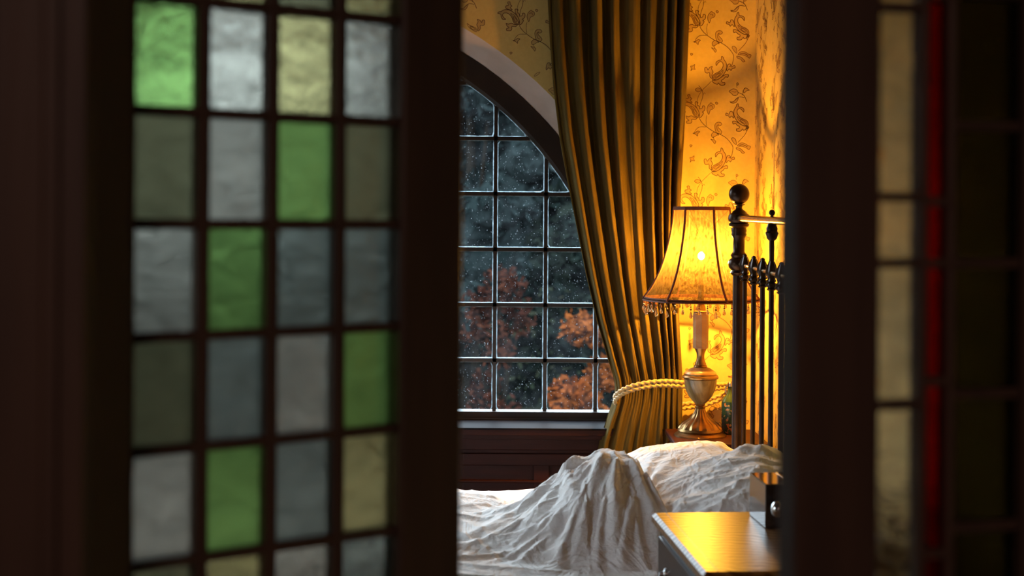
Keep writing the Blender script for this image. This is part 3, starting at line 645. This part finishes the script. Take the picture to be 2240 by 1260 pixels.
for nm, y0, y1, w0, w1 in (('top_trim', 452, 460, 61, 61.5), ('bottom_trim', 650, 658, 122.5, 128.5)):
    mb = MB(); vs = []
    for y, w, e in ((y0, w0, .001), (y1, w1, .001), (y1, w1, -.003), (y0, w0, -.003)):
        for i in range(NS):
            a = 2 * PI * i / NS; r = shade_r(w, a) + e; vs.append((lamp_x + r * math.cos(a), Yl + r * math.sin(a), zl(y)))
    mb.add(vs, [(k * NS + i, k * NS + (i + 1) % NS, ((k + 1) % 4) * NS + (i + 1) % NS, ((k + 1) % 4) * NS + i) for k in range(4) for i in range(NS)])
    mb.build(nm, M['band'], shade, smooth=40)
for k in range(6):
    a = A0 + k * PI / 3; mb = MB(); mb.tube(smoothcurve([(lamp_x + (w * K + .001) * math.cos(a), Yl + (w * K + .001) * math.sin(a), zl(y)) for y, w in SP], 2), .0042, 8); mb.build('shade_rib', M['band'], shade, smooth=True)
for k in range(3):
    a = A0 + k * PI * 2 / 3; mb = MB(); mb.tube([(lamp_x, Yl, zl(520)), (lamp_x + 60 * K * math.cos(a), Yl + 60 * K * math.sin(a), zl(458))], .0015, 6); mb.build('shade_spoke', M['lampbrass'], shade, smooth=True)
def drop_mesh(L, big):
    mb = MB(); mb.lathe([(.0008, 0), (.0008, -L * .35)], n=6, mi=1)
    mb.lathe([(0, -L * .18), (.0022, -L * .22), (.0022, -L * .26), (0, -L * .30)], n=8, mi=1)
    mb.lathe([(0, -L * .32), (.0042 if big else .003, -L * .38), (.0042 if big else .003, -L * .42), (0, -L * .48)], n=10, mi=1)
    mb.lathe([(0, -L * .50), (.0018, -L * .56), (.0048, -L * .76), (.0058, -L * .86), (.0040, -L * .96), (0, -L)], n=10, mi=0)
    return mb
protos = [drop_mesh(.052, True).build('bead_drop', [M['crystal'], M['bead']], shade, smooth=True, loc=(0, 0, 0)), drop_mesh(.040, False).build('bead_drop', [M['crystal'], M['bead']], shade, smooth=True, loc=(0, 0, 0))]
ND = 44
for k in range(ND):
    a = A0 + 2 * PI * k / ND; r = shade_r(126, a)
    p = protos[0 if k % 3 == 0 else 1]
    o = p if k in (0, 1) else p.copy()
    if k not in (0, 1): COL.objects.link(o); o.parent = shade
    o.location = (lamp_x + r * math.cos(a), Yl + r * math.sin(a), zl(657))
    o.matrix_parent_inverse = Matrix(); o.rotation_euler = (0, 0, a)
for o in [c for c in COL.objects if c.parent == shade and c.name.startswith('bead_drop')]: o.matrix_parent_inverse = shade.matrix_world.inverted()

# ------------------------------------------------------------------ enamel bottle
bx_, by_ = W(1597, 900, 5.10).x, 5.10
bo = empty('enamel_bottle', (bx_, by_, ztab), 'dark green flowered enamel bottle on the bedside table, behind the bed post', 'bottle')
k2 = by_ / F
def zb2(y): return EYE - (y - HY - (1597 - HX) * math.sin(ROLL)) * k2
mb = MB(); mb.lathe([(17 * k2, ztab), (19 * k2, ztab + .004), (19 * k2, zb2(885)), (18.5 * k2, zb2(878))], (bx_, by_, 0), 28); mb.build('body', M['enamel'], bo, smooth=40)
mb = MB(); mb.lathe([(18.5 * k2, zb2(878)), (15 * k2, zb2(870)), (9 * k2, zb2(864)), (6 * k2, zb2(858)), (5 * k2, zb2(845)), (5.5 * k2, zb2(842))], (bx_, by_, 0), 28); mb.build('neck', M['enamel_plain'], bo, smooth=60)
mb = MB(); mb.lathe([(6.5 * k2, zb2(845)), (6.5 * k2, zb2(838)), (3 * k2, zb2(835)), (0, zb2(835))], (bx_, by_, 0), 20); mb.build('cap', M['chrome'], bo, smooth=40)
mb = MB(); mb.tube(smoothcurve([(bx_ - 5 * k2, by_, zb2(840)), (bx_ - 9 * k2, by_, zb2(845)), (bx_ - 10 * k2, by_, zb2(856)), (bx_ - 7 * k2, by_, zb2(862))], 5), .0022, 8); mb.build('swing_clip', M['chrome'], bo, smooth=True)

# ------------------------------------------------------------------ bed
HXb = W(1615, 700, 4.75).x
Yp0, Yp1 = 4.75, 3.42
bed = empty('bed', (-.3, 4.08, 0), 'old brass bed with a barred headboard beside the right wall', 'bed')
def post(y, name='post'):
    mb = MB(); mb.lathe([(.024, 0), (.024, .02), (.0195, .03), (.0195, 1.302), (.024, 1.306), (.028, 1.312), (.024, 1.320), (.033, 1.330), (.036, 1.342), (.033, 1.354), (.024, 1.362), (.028, 1.370), (.024, 1.376), (.0195, 1.382), (.0195, 1.428), (.024, 1.434), (.026, 1.440), (.024, 1.446), (.026, 1.452), (.024, 1.462), (.033, 1.468), (.034, 1.474), (.030, 1.478), (.036, 1.484), (.037, 1.494), (.034, 1.506), (.024, 1.512), (.022, 1.517), (.014, 1.522), (.010, 1.528), (.012, 1.535), (.020, 1.539), (.020, 1.541)], (HXb, y, 0), 28)
    return mb.build(name, M['bronze'], bed, smooth=40)
for y in (Yp0, Yp1):
    p = post(y)
    mb = MB(); r = .0345; mb.lathe([(r * math.sin(PI * i / 16), 1.540 + r - r * math.cos(PI * i / 16)) for i in range(17)], (HXb, y, 0), 28); mb.build('ball_finial', M['bronze'], p, smooth=True)
mb = MB(); mb.tube([(HXb, Yp0, 1.494), (HXb, Yp1, 1.483)], .0112, 16); mb.build('top_rail', M['brass'], bed, smooth=True)
mb = MB(); mb.tube([(HXb, Yp0, 1.341), (HXb, Yp1, 1.330)], .0072, 14); mb.build('cross_rail', M['brass'], bed, smooth=True)
mb = MB(); mb.tube([(HXb, Yp0, .50), (HXb, Yp1, .50)], .012, 14); mb.build('lower_rail', M['bronze'], bed, smooth=True)
def yb(px): return HXb * F / (px - HX)
bars = [yb(p) for p in (1630.2, 1649.8, 1669, 1688.6, 1710.2, 1733.8)]; bars += [bars[-1] - .155 * k for k in (1,)]
for i, y in enumerate(bars):
    zc = 1.341 - .011 * (Yp0 - y) / (Yp0 - Yp1); tall = i == 3
    c = (HXb, y, 0)
    ztop = 1.455 if tall else zc
    mb = MB(); mb.lathe([(.0078, .50), (.0078, zc - .045), (.0078, ztop)], c, 14); b = mb.build('headboard_bar', M['bronze'], bed, smooth=40)
    mb = MB(); P_ = [(.009, -.052), (.013, -.048), (.009, -.044), (.014, -.040), (.016, -.036), (.014, -.032), (.009, -.028), (.013, -.024), (.010, -.018), (.012, -.012), (.015, -.004), (.016, .004), (.014, .012), (.011, .020), (.009, .026), (.006, .030), (.0065, .034), (.003, .038), (0, .039)]
    if tall: P_ = P_[:13] + [(.013, .018), (.011, .024), (.009, .030), (.0078, .034)]
    mb.lathe([(r, zc + h) for r, h in P_], c, 24, lobes=6, amp=.13); mb.build('leaf_finial', M['bronze'], b, smooth=50)
    if tall:
        mb = MB(); mb.lathe([(.009, 1.430), (.015, 1.436), (.017, 1.444), (.020, 1.452), (.016, 1.458), (.017, 1.466), (.014, 1.472), (.012, 1.480)], c, 20); mb.build('collar', M['bronze'], b, smooth=40)
        mb = MB(); mb.lathe([(.005, 1.494), (.005, 1.503)] + [(.0095 * math.sin(PI * k / 8), 1.502 + .0095 * (1 - math.cos(PI * k / 8))) for k in range(1, 9)], c, 16); mb.build('small_ball', M['bronze'], b, smooth=True)
for y in (Yp1 + .03, Yp0 - .06): mb = MB(); mb.box(-1.30, HXb, y, y + .03, .28, .36); mb.build('side_rail', M['bronze'], bed)
for y in (Yp1 + .045, Yp0 - .045): mb = MB(); mb.lathe([(.022, 0), (.0195, .03), (.0195, .36)], (-1.30, y, 0), 16); mb.build('leg', M['bronze'], bed, smooth=40)
mt = MB(); mt.box(-1.27, .715, Yp1 + .04, Yp0 - .03, .36, .55)
mo = mt.build('mattress', M['ticking'], None, bevel=.03); tag(mo, 'thick mattress on the brass bed under white bedding', 'mattress')
# fitted sheet
sh = MB(); NX, NY = 150, 110; vs = []
for j in range(NY):
    for i in range(NX):
        u, v = i / (NX - 1), j / (NY - 1); x = -1.29 + u * 2.02; y = Yp1 + .020 + v * (Yp0 - Yp1 - .033)
        ex_ = min(v, 1 - v) * (Yp0 - Yp1); z = .560 - (.16 if ex_ < .012 else 0) - .02 * math.exp(-ex_ / .03)
        z += .006 * noise.noise(Vector((x * 7, y * 7, 0))) + .004 * (1 - abs(noise.noise(Vector((x * 11, y * 5, 4)))) * 2)
        vs.append((x, y, z))
sh.add(vs, [(j * NX + i, j * NX + i + 1, (j + 1) * NX + i + 1, (j + 1) * NX + i) for j in range(NY - 1) for i in range(NX - 1)])
so = sh.build('bed_sheet', M['sheet'], None, smooth=80); tag(so, 'creased white sheet over the mattress, showing between pillows and duvet', 'sheet')

def ridged(x, y, z=0): return 1 - min(1, abs(noise.noise(Vector((x, y, z)))) * 2.6)
def creases(x, y, seed, ang=0.0):
    """fine sharp cloth creases running with a wandering direction"""
    x, y = x * math.cos(ang) + y * math.sin(ang), -x * math.sin(ang) + y * math.cos(ang)
    w1 = noise.noise(Vector((x * 2.1, y * 2.1, seed))) * .35; w2 = noise.noise(Vector((x * 2.3, y * 2.2, seed + 9))) * .35
    a = ridged((x + w1) * 2.2, (y + w2) * 7.0, seed); b = ridged((x + w2) * 6, (y + w1) * 11, seed + 3); c = ridged((x - w1) * 18, (y + w2) * 12, seed + 6)
    return .55 * a ** 3 + .20 * b ** 4 + .10 * c ** 3
# ---- duvet
def seg(x, y, x0, y0, x1, y1):
    dx, dy = x1 - x0, y1 - y0; t = max(0, min(1, ((x - x0) * dx + (y - y0) * dy) / (dx * dx + dy * dy))); return math.hypot(x - x0 - t * dx, y - y0 - t * dy), t
FOLDS = [  # ridges of the pushed-up heap: start, end, height start/end, width
    (.255, 3.90, .17, 3.52, .024, .014, .016), (.285, 3.86, .275, 3.50, .030, .018, .013), (.325, 3.88, .385, 3.52, .028, .022, .014), (.21, 3.92, .08, 3.60, .024, .014, .018), (.135, 3.98, .19, 3.62, .034, .016, .016), (.03, 4.30, .09, 3.92, .024, .012, .018), (.345, 3.92, .36, 3.60, .018, .014, .009),
    (.20, 4.0, .03, 3.70, .035, .016, .020), (.17, 4.02, .02, 3.90, .03, .012, .018), (.36, 3.80, .41, 3.62, .035, .03, .013), (.22, 3.80, .10, 3.50, .018, .014, .013),
    (.10, 3.95, -.15, 3.72, .022, .010, .020), (.06, 3.80, -.25, 3.60, .016, .010, .016), (-.05, 4.1, -.4, 4.0, .018, .010, .02), (.02, 3.62, -.35, 3.50, .016, .012, .013),
    (.26, 3.70, .22, 3.48, .02, .012, .010), (.33, 3.70, .27, 3.46, .02, .014, .010), (-.02, 4.3, -.35, 4.12, .02, .01, .02), (.0, 4.45, -.3, 4.35, .016, .01, .02)]
HPX = np.array([950, 1060, 1130, 1165, 1200, 1224, 1236, 1252, 1288, 1303, 1320, 1340, 1372, 1400, 1418, 1434, 1452, 1475]); HPY = np.array([1128, 1124, 1100, 1080, 1062, 1050, 1030, 1018, 992, 978, 969, 966, 972, 992, 1022, 1066, 1115, 1140])
HX_ = (HPX - 1120) / F * 3.95; HZ_ = EYE - (HPY - 470) / F * 3.95 - .635
_rf = random.Random(21)
for _k in range(30):      # the many thinner drag lines running down from the heap
    _t = _k / 29; _x0 = .13 + .26 * _t + _rf.uniform(-.015, .015); _y0 = _rf.uniform(3.70, 3.97); _an = (_t - .62) * 1.3 + _rf.uniform(-.28, .28); _L = _rf.uniform(.14, .34)
    FOLDS.append((_x0, _y0, _x0 + _L * math.sin(_an), _y0 - _L * math.cos(_an), _rf.uniform(.008, .019), _rf.uniform(.003, .010), _rf.uniform(.0055, .0105)))
for _k in range(26):      # long shallow creases over the flat part
    _x0 = _rf.uniform(-.45, .10); _y0 = _rf.uniform(3.5, 4.55); _an = _rf.uniform(-.75, -.1); _L = _rf.uniform(.12, .34)
    FOLDS.append((_x0, _y0, _x0 + _L * math.cos(_an), _y0 + _L * math.sin(_an), _rf.uniform(.005, .012), _rf.uniform(.003, .007), _rf.uniform(.006, .012)))
def heap(x, y):
    xs_ = x - .10 * max(0, 3.85 - y) * (1 if x > .2 else .3) + .008 * noise.noise(Vector((x * 9, y * 9, 1)))
    h = float(np.interp(xs_, HX_, HZ_)); h = max(h, 0)
    yc = 3.95 + .05 * noise.noise(Vector((x * 4, 0, 2))); d = y - yc
    wn = .46 if x > .2 else .34 + .12 * max(0, min(1, (x + .05) / .25)); wf = .34
    t = min(1, abs(d) / (wn if d < 0 else wf)); P = (1 - t * t * (3 - 2 * t)) if d > 0 else (1 - t ** 1.7) 
    h *= max(0, P)
    dx, dy = x - .275, y - 3.93; rr = math.hypot(dx, dy); an = math.atan2(dx, -dy)
    k = min(1, (rr / .12) ** 2) * math.exp(-(rr / .36) ** 2)
    h += k * (.016 * ridged(an * 1.8 + .5 * noise.noise(Vector((x * 4, y * 4, 3))), rr * 1.6, 6) ** 1.5 + .016 * noise.noise(Vector((an * 3.0, rr * 3, 8))) + .007 * ridged(an * 4.2, rr * 4, 2) ** 2)
    return h - .05 * max(0, min(1, (y - 4.35) / .4))
dv = MB(); NX, NY = 520, 430; vs = []
Ye0, Ye1 = Yp1 + .005, Yp0 + .012
def duvet_z(x, y):
    h = heap(x, y); z = .622 + h
    fo = 0
    for x0, y0, x1, y1, a0, a1, w in FOLDS:
        d, t = seg(x + .02 * noise.noise(Vector((x * 6, y * 6, 7))), y + .02 * noise.noise(Vector((x * 6, y * 6, 17))), x0, y0, x1, y1)
        ww = w * (1 + .8 * t); fade = min(1, t * 6 + .15) * min(1, (1 - t) * 4 + .1) if 0 < t < 1 else .12
        if d < 4 * ww: fo = max(fo, (a0 + (a1 - a0) * t) * fade / (1 + (d / ww) ** 2) * (1 - (d / (4 * ww)) ** 2))
    z += fo + .008 * (creases(x, y, 1.0, -.45) - .3) + .022 * noise.noise(Vector((x * 3.2, y * 3.8, 2))) + .05 * noise.noise(Vector((x * 1.1 + 3, y * 1.3, 5))) * .6
    return max(z, .570)
XD0, XD1 = -1.32, .425
for j in range(NY):
    v = j / (NY - 1); t = -.30 + v * (Ye1 - Ye0 + .30 + .28)      # cloth distance across the bed
    for i in range(NX):
        u = i / (NX - 1); x = XD0 + (XD1 - XD0) * (u ** .8)
        y = Ye0 + t
        # wandering head-side edge of the duvet
        xe = .0 + .03 * noise.noise(Vector((y * 5, 0, 3))) * 1.2 + .045 * math.exp(-((y - 3.62) / .12) ** 2) - .05 * max(0, y - 4.1) * 3
        x2 = XD0 + (x - XD0) * (1 + (xe - .02) / (XD1 - XD0))
        if y < Ye0: dz = Ye0 - y; yy = Ye0 - .02 * math.sin(min(1, dz / .06) * PI / 2) + .022 * math.sin(x2 * 21 + 2 * noise.noise(Vector((x2 * 3, 0, 0)))) * min(1, dz / .12) * 0.8; z = duvet_z(x2, Ye0) - dz * .97
        elif y > Ye1: dz = y - Ye1; yy = Ye1 + .02 * math.sin(min(1, dz / .06) * PI / 2) + .012 * math.sin(x2 * 17) * min(1, dz / .12) + .012; z = duvet_z(x2, Ye1) - dz * .97
        else: yy = y; z = duvet_z(x2, y)
        edge = (u - .965) / .035
        if edge > 0: z -= (z - .585) * .93 * edge ** 2.2; 
        vs.append((x2, yy, z))
dv.add(vs, [(j * NX + i, j * NX + i + 1, (j + 1) * NX + i + 1, (j + 1) * NX + i) for j in range(NY - 1) for i in range(NX - 1)])
do = dv.build('duvet', M['linen'], None, smooth=80); tag(do, 'crumpled white duvet pushed up in a heap across the bed', 'duvet')

def pillow(c, L, Wd, T, rot, seed, label, sag=0, cre=.016, n=150):
    """L along local x, Wd along local y, T thick"""
    mb = MB(); R = Matrix.Translation(c) @ rot
    for side in (1, -1):
        vs = []
        for j in range(n):
            for i in range(n):
                a, b = 2 * i / (n - 1) - 1, 2 * j / (n - 1) - 1
                prof_ = ((1 - abs(a) ** 2.6) * (1 - abs(b) ** 2.4)); h = max(0, prof_) ** .55
                pin = 1 - .07 * (1 - abs(a) ** 2) * b * b; pin2 = 1 - .07 * (1 - abs(b) ** 2) * a * a
                x = a * L / 2 * pin2; y = b * Wd / 2 * pin
                yb_ = y - .9 * x * x + .25 * x; w = creases(x * 1.2 + seed, y * 1.5, seed, 1.2) * cre * .6 + (cre * .75 - .002) * ridged(x * 1.6 + seed, yb_ * 9, seed + 2) ** 2 + cre * .32 * ridged(x * 2.5, yb_ * 22 + seed, seed + 4) ** 2 + .010 * noise.noise(Vector((x * 6 + seed, y * 6, seed)))
                # pulls running out of the corners and the long seam
                for cx_, cy_ in ((1, 1), (1, -1), (-1, 1), (-1, -1)):
                    dx, dy = a - cx_, b - cy_; r_ = math.hypot(dx, dy) + 1e-6; an = math.atan2(dy * cy_, dx * cx_)
                    w += .008 * math.exp(-r_ * 1.4) * math.sin(an * 16 + seed) * min(1, r_ * 4)
                z = side * (T / 2 * h + (w - cre * .4) * min(1, h * 1.5)) - sag * (1 - b * b) * 0 
                vs.append(R @ Vector((x, y, z)))
        mb.add(vs, [(j * n + i, j * n + i + 1, (j + 1) * n + i + 1, (j + 1) * n + i) for j in range(n - 1) for i in range(n - 1)])
    me = mb; o = me.build('pillow', M['linen'], None, smooth=80)
    bm = bmesh.new(); bm.from_mesh(o.data); bmesh.ops.remove_doubles(bm, verts=bm.verts, dist=.0004); bmesh.ops.recalc_face_normals(bm, faces=bm.faces); bm.to_mesh(o.data); bm.free()
    o.data.polygons.foreach_set('use_smooth', [True] * len(o.data.polygons))
    return tag(o, label, 'pillow', 'pillows at the head of the bed')
RY = lambda d: Matrix.Rotation(math.radians(d), 4, 'Y'); RZ = lambda d: Matrix.Rotation(math.radians(d), 4, 'Z'); RX = lambda d: Matrix.Rotation(math.radians(d), 4, 'X')
pillow(Vector((.545, 4.37, .690)), .42, .66, .21, RY(-6) @ RZ(3), 3.3, 'white pillow on the far side of the bed, lit golden by the lamp', cre=.008)
pillow(Vector((.565, 3.74, .715)), .44, .66, .22, RY(-27) @ RX(3) @ RZ(-4), 7.7, 'wrinkled white pillow on the near side, propped against the headboard bars', cre=.022)

# ------------------------------------------------------------------ chest beside the bed
zt_ = .80
a = W(1425, 1118, .7 * F / 648); b = W(1538, 1250, .7 * F / 780)
bl = Vector((a.x, a.y)); fl_ = Vector((b.x, b.y)); dd = (bl - fl_); LEN = dd.length; ang = math.atan2(-dd.x, dd.y)   # local y runs along the drawer front
ch = empty('chest_of_drawers', (fl_.x, fl_.y, 0), 'polished dark wooden chest of drawers between the doorway and the bed', 'chest of drawers', rz=ang)
MW = ch.matrix_world.copy(); DEP = .47
def loc(mb, name, m, parent=None, smooth=False, bevel=0):
    mb.v = [tuple(MW @ Vector(v)) for v in mb.v]; return mb.build(name, m, parent if parent is not None else ch, smooth=smooth, bevel=bevel)
mb = MB()
mb.add([(.0, 0, zt_ - .022), (DEP, 0, zt_ - .022), (DEP, LEN, zt_ - .022), (0, LEN, zt_ - .022), (0, 0, zt_ - .008), (DEP, 0, zt_ - .008), (DEP, LEN, zt_ - .008), (0, LEN, zt_ - .008), (.008, .008, zt_), (DEP, .008, zt_), (DEP, LEN - .008, zt_), (.008, LEN - .008, zt_)],
       [(0, 3, 2, 1), (0, 1, 5, 4), (3, 7, 6, 2), (0, 4, 7, 3), (4, 5, 9, 8), (7, 11, 10, 6), (4, 8, 11, 7), (8, 9, 10, 11), (1, 2, 6, 5), (5, 6, 10, 9)])
mb.box(.032, .0345, .01, LEN - .01, zt_ - .0005, zt_ + .0006, mi=1)
loc(mb, 'top', [M['oaktop'], M['chest']], bevel=.002)
mb = MB(); mb.box(.018, DEP - .004, .018, LEN - .018, .05, zt_ - .022); mb.box(.010, DEP, .010, LEN - .010, zt_ - .034, zt_ - .022); mb.box(.008, DEP, .008, LEN - .008, 0, .07)
loc(mb, 'carcass', M['chest'], bevel=.002)
for z0, z1 in ((.60, .752), (.42, .59), (.24, .41), (.08, .23)):
    mb = MB(); mb.box(.010, .020, .035, LEN - .035, z0, z1); d_ = loc(mb, 'drawer', M['chest'], bevel=.003)
    for yk in (.13, LEN - .13):
        zc = (z0 + z1) / 2
        mb = MB(); mb.lathe([(.013, 0), (.013, .003), (.006, .006), (.005, .014), (0, .016)], n=14, axis='X'); mb.v = [(.010 - x, y + yk, z + zc + .01) for x, y, z in mb.v]
        mb.tube(smoothcurve([(-.002, yk - .0, zc + .010), (-.006, yk + .008, zc + .0), (-.008, yk + .009, zc - .014), (-.009, yk, zc - .024), (-.008, yk - .009, zc - .014), (-.006, yk - .008, zc + .0), (-.002, yk, zc + .010)], 4), .0022, 8)
        loc(mb, 'handle', M['chrome'], d_, smooth=45); 
# ------------------------------------------------------------------ dressing box on the chest
q0 = W(1674, 1153, 3.19); 
db = empty('dressing_box', (q0.x + .06, 3.15, zt_), 'dark glossy stepped wooden box with silver knob, on the chest', 'box', rz=ang)
T_ = Matrix.Translation((q0.x, 3.19, zt_)) @ Matrix.Rotation(ang, 4, 'Z')
def dbx(mb, name, m, parent=None, **k):
    mb.v = [tuple(T_ @ Vector(v)) for v in mb.v]; return mb.build(name, m, parent if parent is not None else db, **k)
M['lacquer'] = mat('dark_lacquered_wood', (.030, .018, .013), .12, c2=(.05, .028, .018), scale=6, stretch=(4, 1, 1), spec=1.0, coat=.9)
mb = MB(); mb.box(0, .060, 0, .145, 0, .100); dbx(mb, 'side_block', M['lacquer'], bevel=.0025)
mb = MB(); mb.box(.036, .26, -.25, .0, 0, .100); mb.box(.060, .26, 0, .145, 0, .100); mb.box(.034, .262, -.252, .0, .086, .102); c_ = dbx(mb, 'box_body', M['lacquer'], bevel=.0025)
mb = MB(); mb.lathe([(.007, 0), (.007, .010), (.014, .013), (.0185, .022), (.017, .030), (.010, .036), (0, .038)], n=24, axis='X'); mb.v = [(.036 - x, y - .055, z + .055) for x, y, z in mb.v]; dbx(mb, 'knob', M['chrome'], c_, smooth=60)
mb = MB(); mb.lathe([(.008, .100), (.012, .104), (.006, .110), (.006, .118)] + [(.0235 * math.sin(max(.12, PI * k / 14)), .136 - .0235 * math.cos(max(.12, PI * k / 14))) for k in range(1, 15)], (.082, .02, 0), 24); dbx(mb, 'ball_finial', M['lacquer'], c_, smooth=60)

# ------------------------------------------------------------------ the garden outside
gm = MB(); GZ = -1.2; NG = 40
vs = [(-30 + 60 * i / NG, YW + .1 + 50 * j / NG, GZ + .25 * noise.noise(Vector((i * .35, j * .35, 0))) + max(0, j - 12) * .06) for j in range(NG + 1) for i in range(NG + 1)]
gm.add(vs, [(j * (NG + 1) + i, j * (NG + 1) + i + 1, (j + 1) * (NG + 1) + i + 1, (j + 1) * (NG + 1) + i) for j in range(NG) for i in range(NG)])
S(gm.build('ground', M['grass'], smooth=True))
def leafmat(name, c, c2):
    m = mat(name, c, .85, c2=c2, scale=3, spec=0, detail=2)
    return m
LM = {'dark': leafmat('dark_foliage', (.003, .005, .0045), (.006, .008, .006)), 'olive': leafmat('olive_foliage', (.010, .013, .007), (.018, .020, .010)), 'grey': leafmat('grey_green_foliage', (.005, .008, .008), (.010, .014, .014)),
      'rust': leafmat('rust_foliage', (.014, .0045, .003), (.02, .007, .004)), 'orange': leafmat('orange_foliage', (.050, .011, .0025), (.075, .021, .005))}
def tree(kind, x, y, z0, h, r, m, nl, ls, label, cat='tree', group='trees in the garden', trunk=True, name='garden_tree'):
    rnd = random.Random(int(x * 131 + y * 17)); R = empty(name, (x, y, z0), label, cat, group)
    mb = MB(); cs = []
    nb = 16
    for k in range(nb):
        th = rnd.uniform(0, 2 * PI); rr = r * math.sqrt(rnd.random()) * .75; zz_ = z0 + h * rnd.uniform(.28 if trunk else .1, .92)
        cs.append(Vector((x + rr * math.cos(th), y + rr * math.sin(th) * .8, zz_)))
    for k in range(nl):
        c = rnd.choice(cs); d = Vector((rnd.gauss(0, 1), rnd.gauss(0, 1), rnd.gauss(0, .8))).normalized() * r * .42 * rnd.random() ** .4; p = c + d
        a = Vector((rnd.gauss(0, 1), rnd.gauss(0, 1), rnd.gauss(0, 1))).normalized(); b = a.orthogonal().normalized(); s = ls * rnd.uniform(.6, 1.3)
        mb.add([p - a * s, p + b * s * .5, p + a * s, p - b * s * .5], [(0, 1, 2, 3)])
    for c in cs:     # the dense heart of each clump of leaves
        bm = bmesh.new(); bmesh.ops.create_icosphere(bm, subdivisions=3, radius=r * (.34 if trunk else .05)); 
        vs = [c + v.co * (1 + .5 * noise.noise(v.co * 1.3 / r * 3 + c)) for v in bm.verts]; mb.add(vs, [[v.index for v in f.verts] for f in bm.faces]); bm.free()
    mb.build('foliage', LM[m], R)
    mb = MB()
    if trunk: mb.tube([(x, y, z0), (x + .05 * h * rnd.uniform(-1, 1), y, z0 + h * .4), (x, y, z0 + h * .85)], [.05 * h * .5, .035 * h * .5, .01 * h], 8)
    for c in cs[:9]: mb.tube([(x, y, z0 + h * (.3 if trunk else .02)), ((x + c.x) / 2, (y + c.y) / 2, z0 + (c.z - z0) * .65), tuple(c)], [.010 * h, .007 * h, .003 * h], 6)
    mb.build('branches', M['bark'], R)
    return R
TR = [(1.45, 15.5, 4.5, 1.2, 'dark', 6000, .085, 'dark evergreen tree filling the window beside the curtain'),
      (-.55, 18.6, 5.0, 1.3, 'grey', 6000, .095, 'grey green tree behind the upper left panes of the visible window'),
      (1.5, 25.5, 6.2, 2.3, 'dark', 9000, .13, 'broad dark tree far behind the grey green one'),
      (-4.6, 24.5, 4.3, 2.0, 'olive', 6000, .13, 'low olive tree beyond the hedge, seen through the left door glass'),
      (-8.4, 24.5, 3.9, 2.0, 'olive', 5000, .13, 'low olive tree at the far left of the garden, beyond the hedge'),
      (-1.7, 31.5, 6.6, 2.3, 'dark', 7000, .16, 'distant dark tree between the grey green tree and the low olive one'),
      (5.8, 25.5, 6.0, 2.3, 'dark', 5000, .13, 'dark tree at the far right of the garden behind the curtain')]
for x, y, h, r, m, nl, ls, lb in TR: tree('t', x, y, GZ, h, r, m, nl, ls, lb)
tree('s', .66, 12.2, GZ, 1.9, .42, 'orange', 3200, .042, 'bright orange autumn shrub near the lower right of the window', 'shrub', 'shrubs in the garden', False, 'autumn_shrub')
tree('s', .05, 10.0, GZ, 1.3, .36, 'rust', 1400, .038, 'dull red autumn shrub left of the orange one', 'shrub', 'shrubs in the garden', False, 'autumn_shrub')
tree('s', -.15, 14.3, GZ, 2.3, .42, 'rust', 1300, .046, 'rust brown shrub in front of the dark trees, behind the left window panes', 'shrub', 'shrubs in the garden', False, 'autumn_shrub')
hg = MB(); rnd = random.Random(5)
for k in range(14000):
    x = rnd.uniform(-14, 12); z = GZ + rnd.uniform(0, 2.3 + .5 * noise.noise(Vector((x * .7, 0, 0)))); y = 20.4 + rnd.gauss(0, .3)
    a = Vector((rnd.gauss(0, 1), rnd.gauss(0, 1), rnd.gauss(0, 1))).normalized(); b = a.orthogonal().normalized(); s = .13; p = Vector((x, y, z)); hg.add([p - a * s, p + b * s * .6, p + a * s, p - b * s * .6], [(0, 1, 2, 3)])
tag(hg.build('garden_hedge', LM['dark']), 'long dark hedge crossing the garden below the trees', 'hedge')
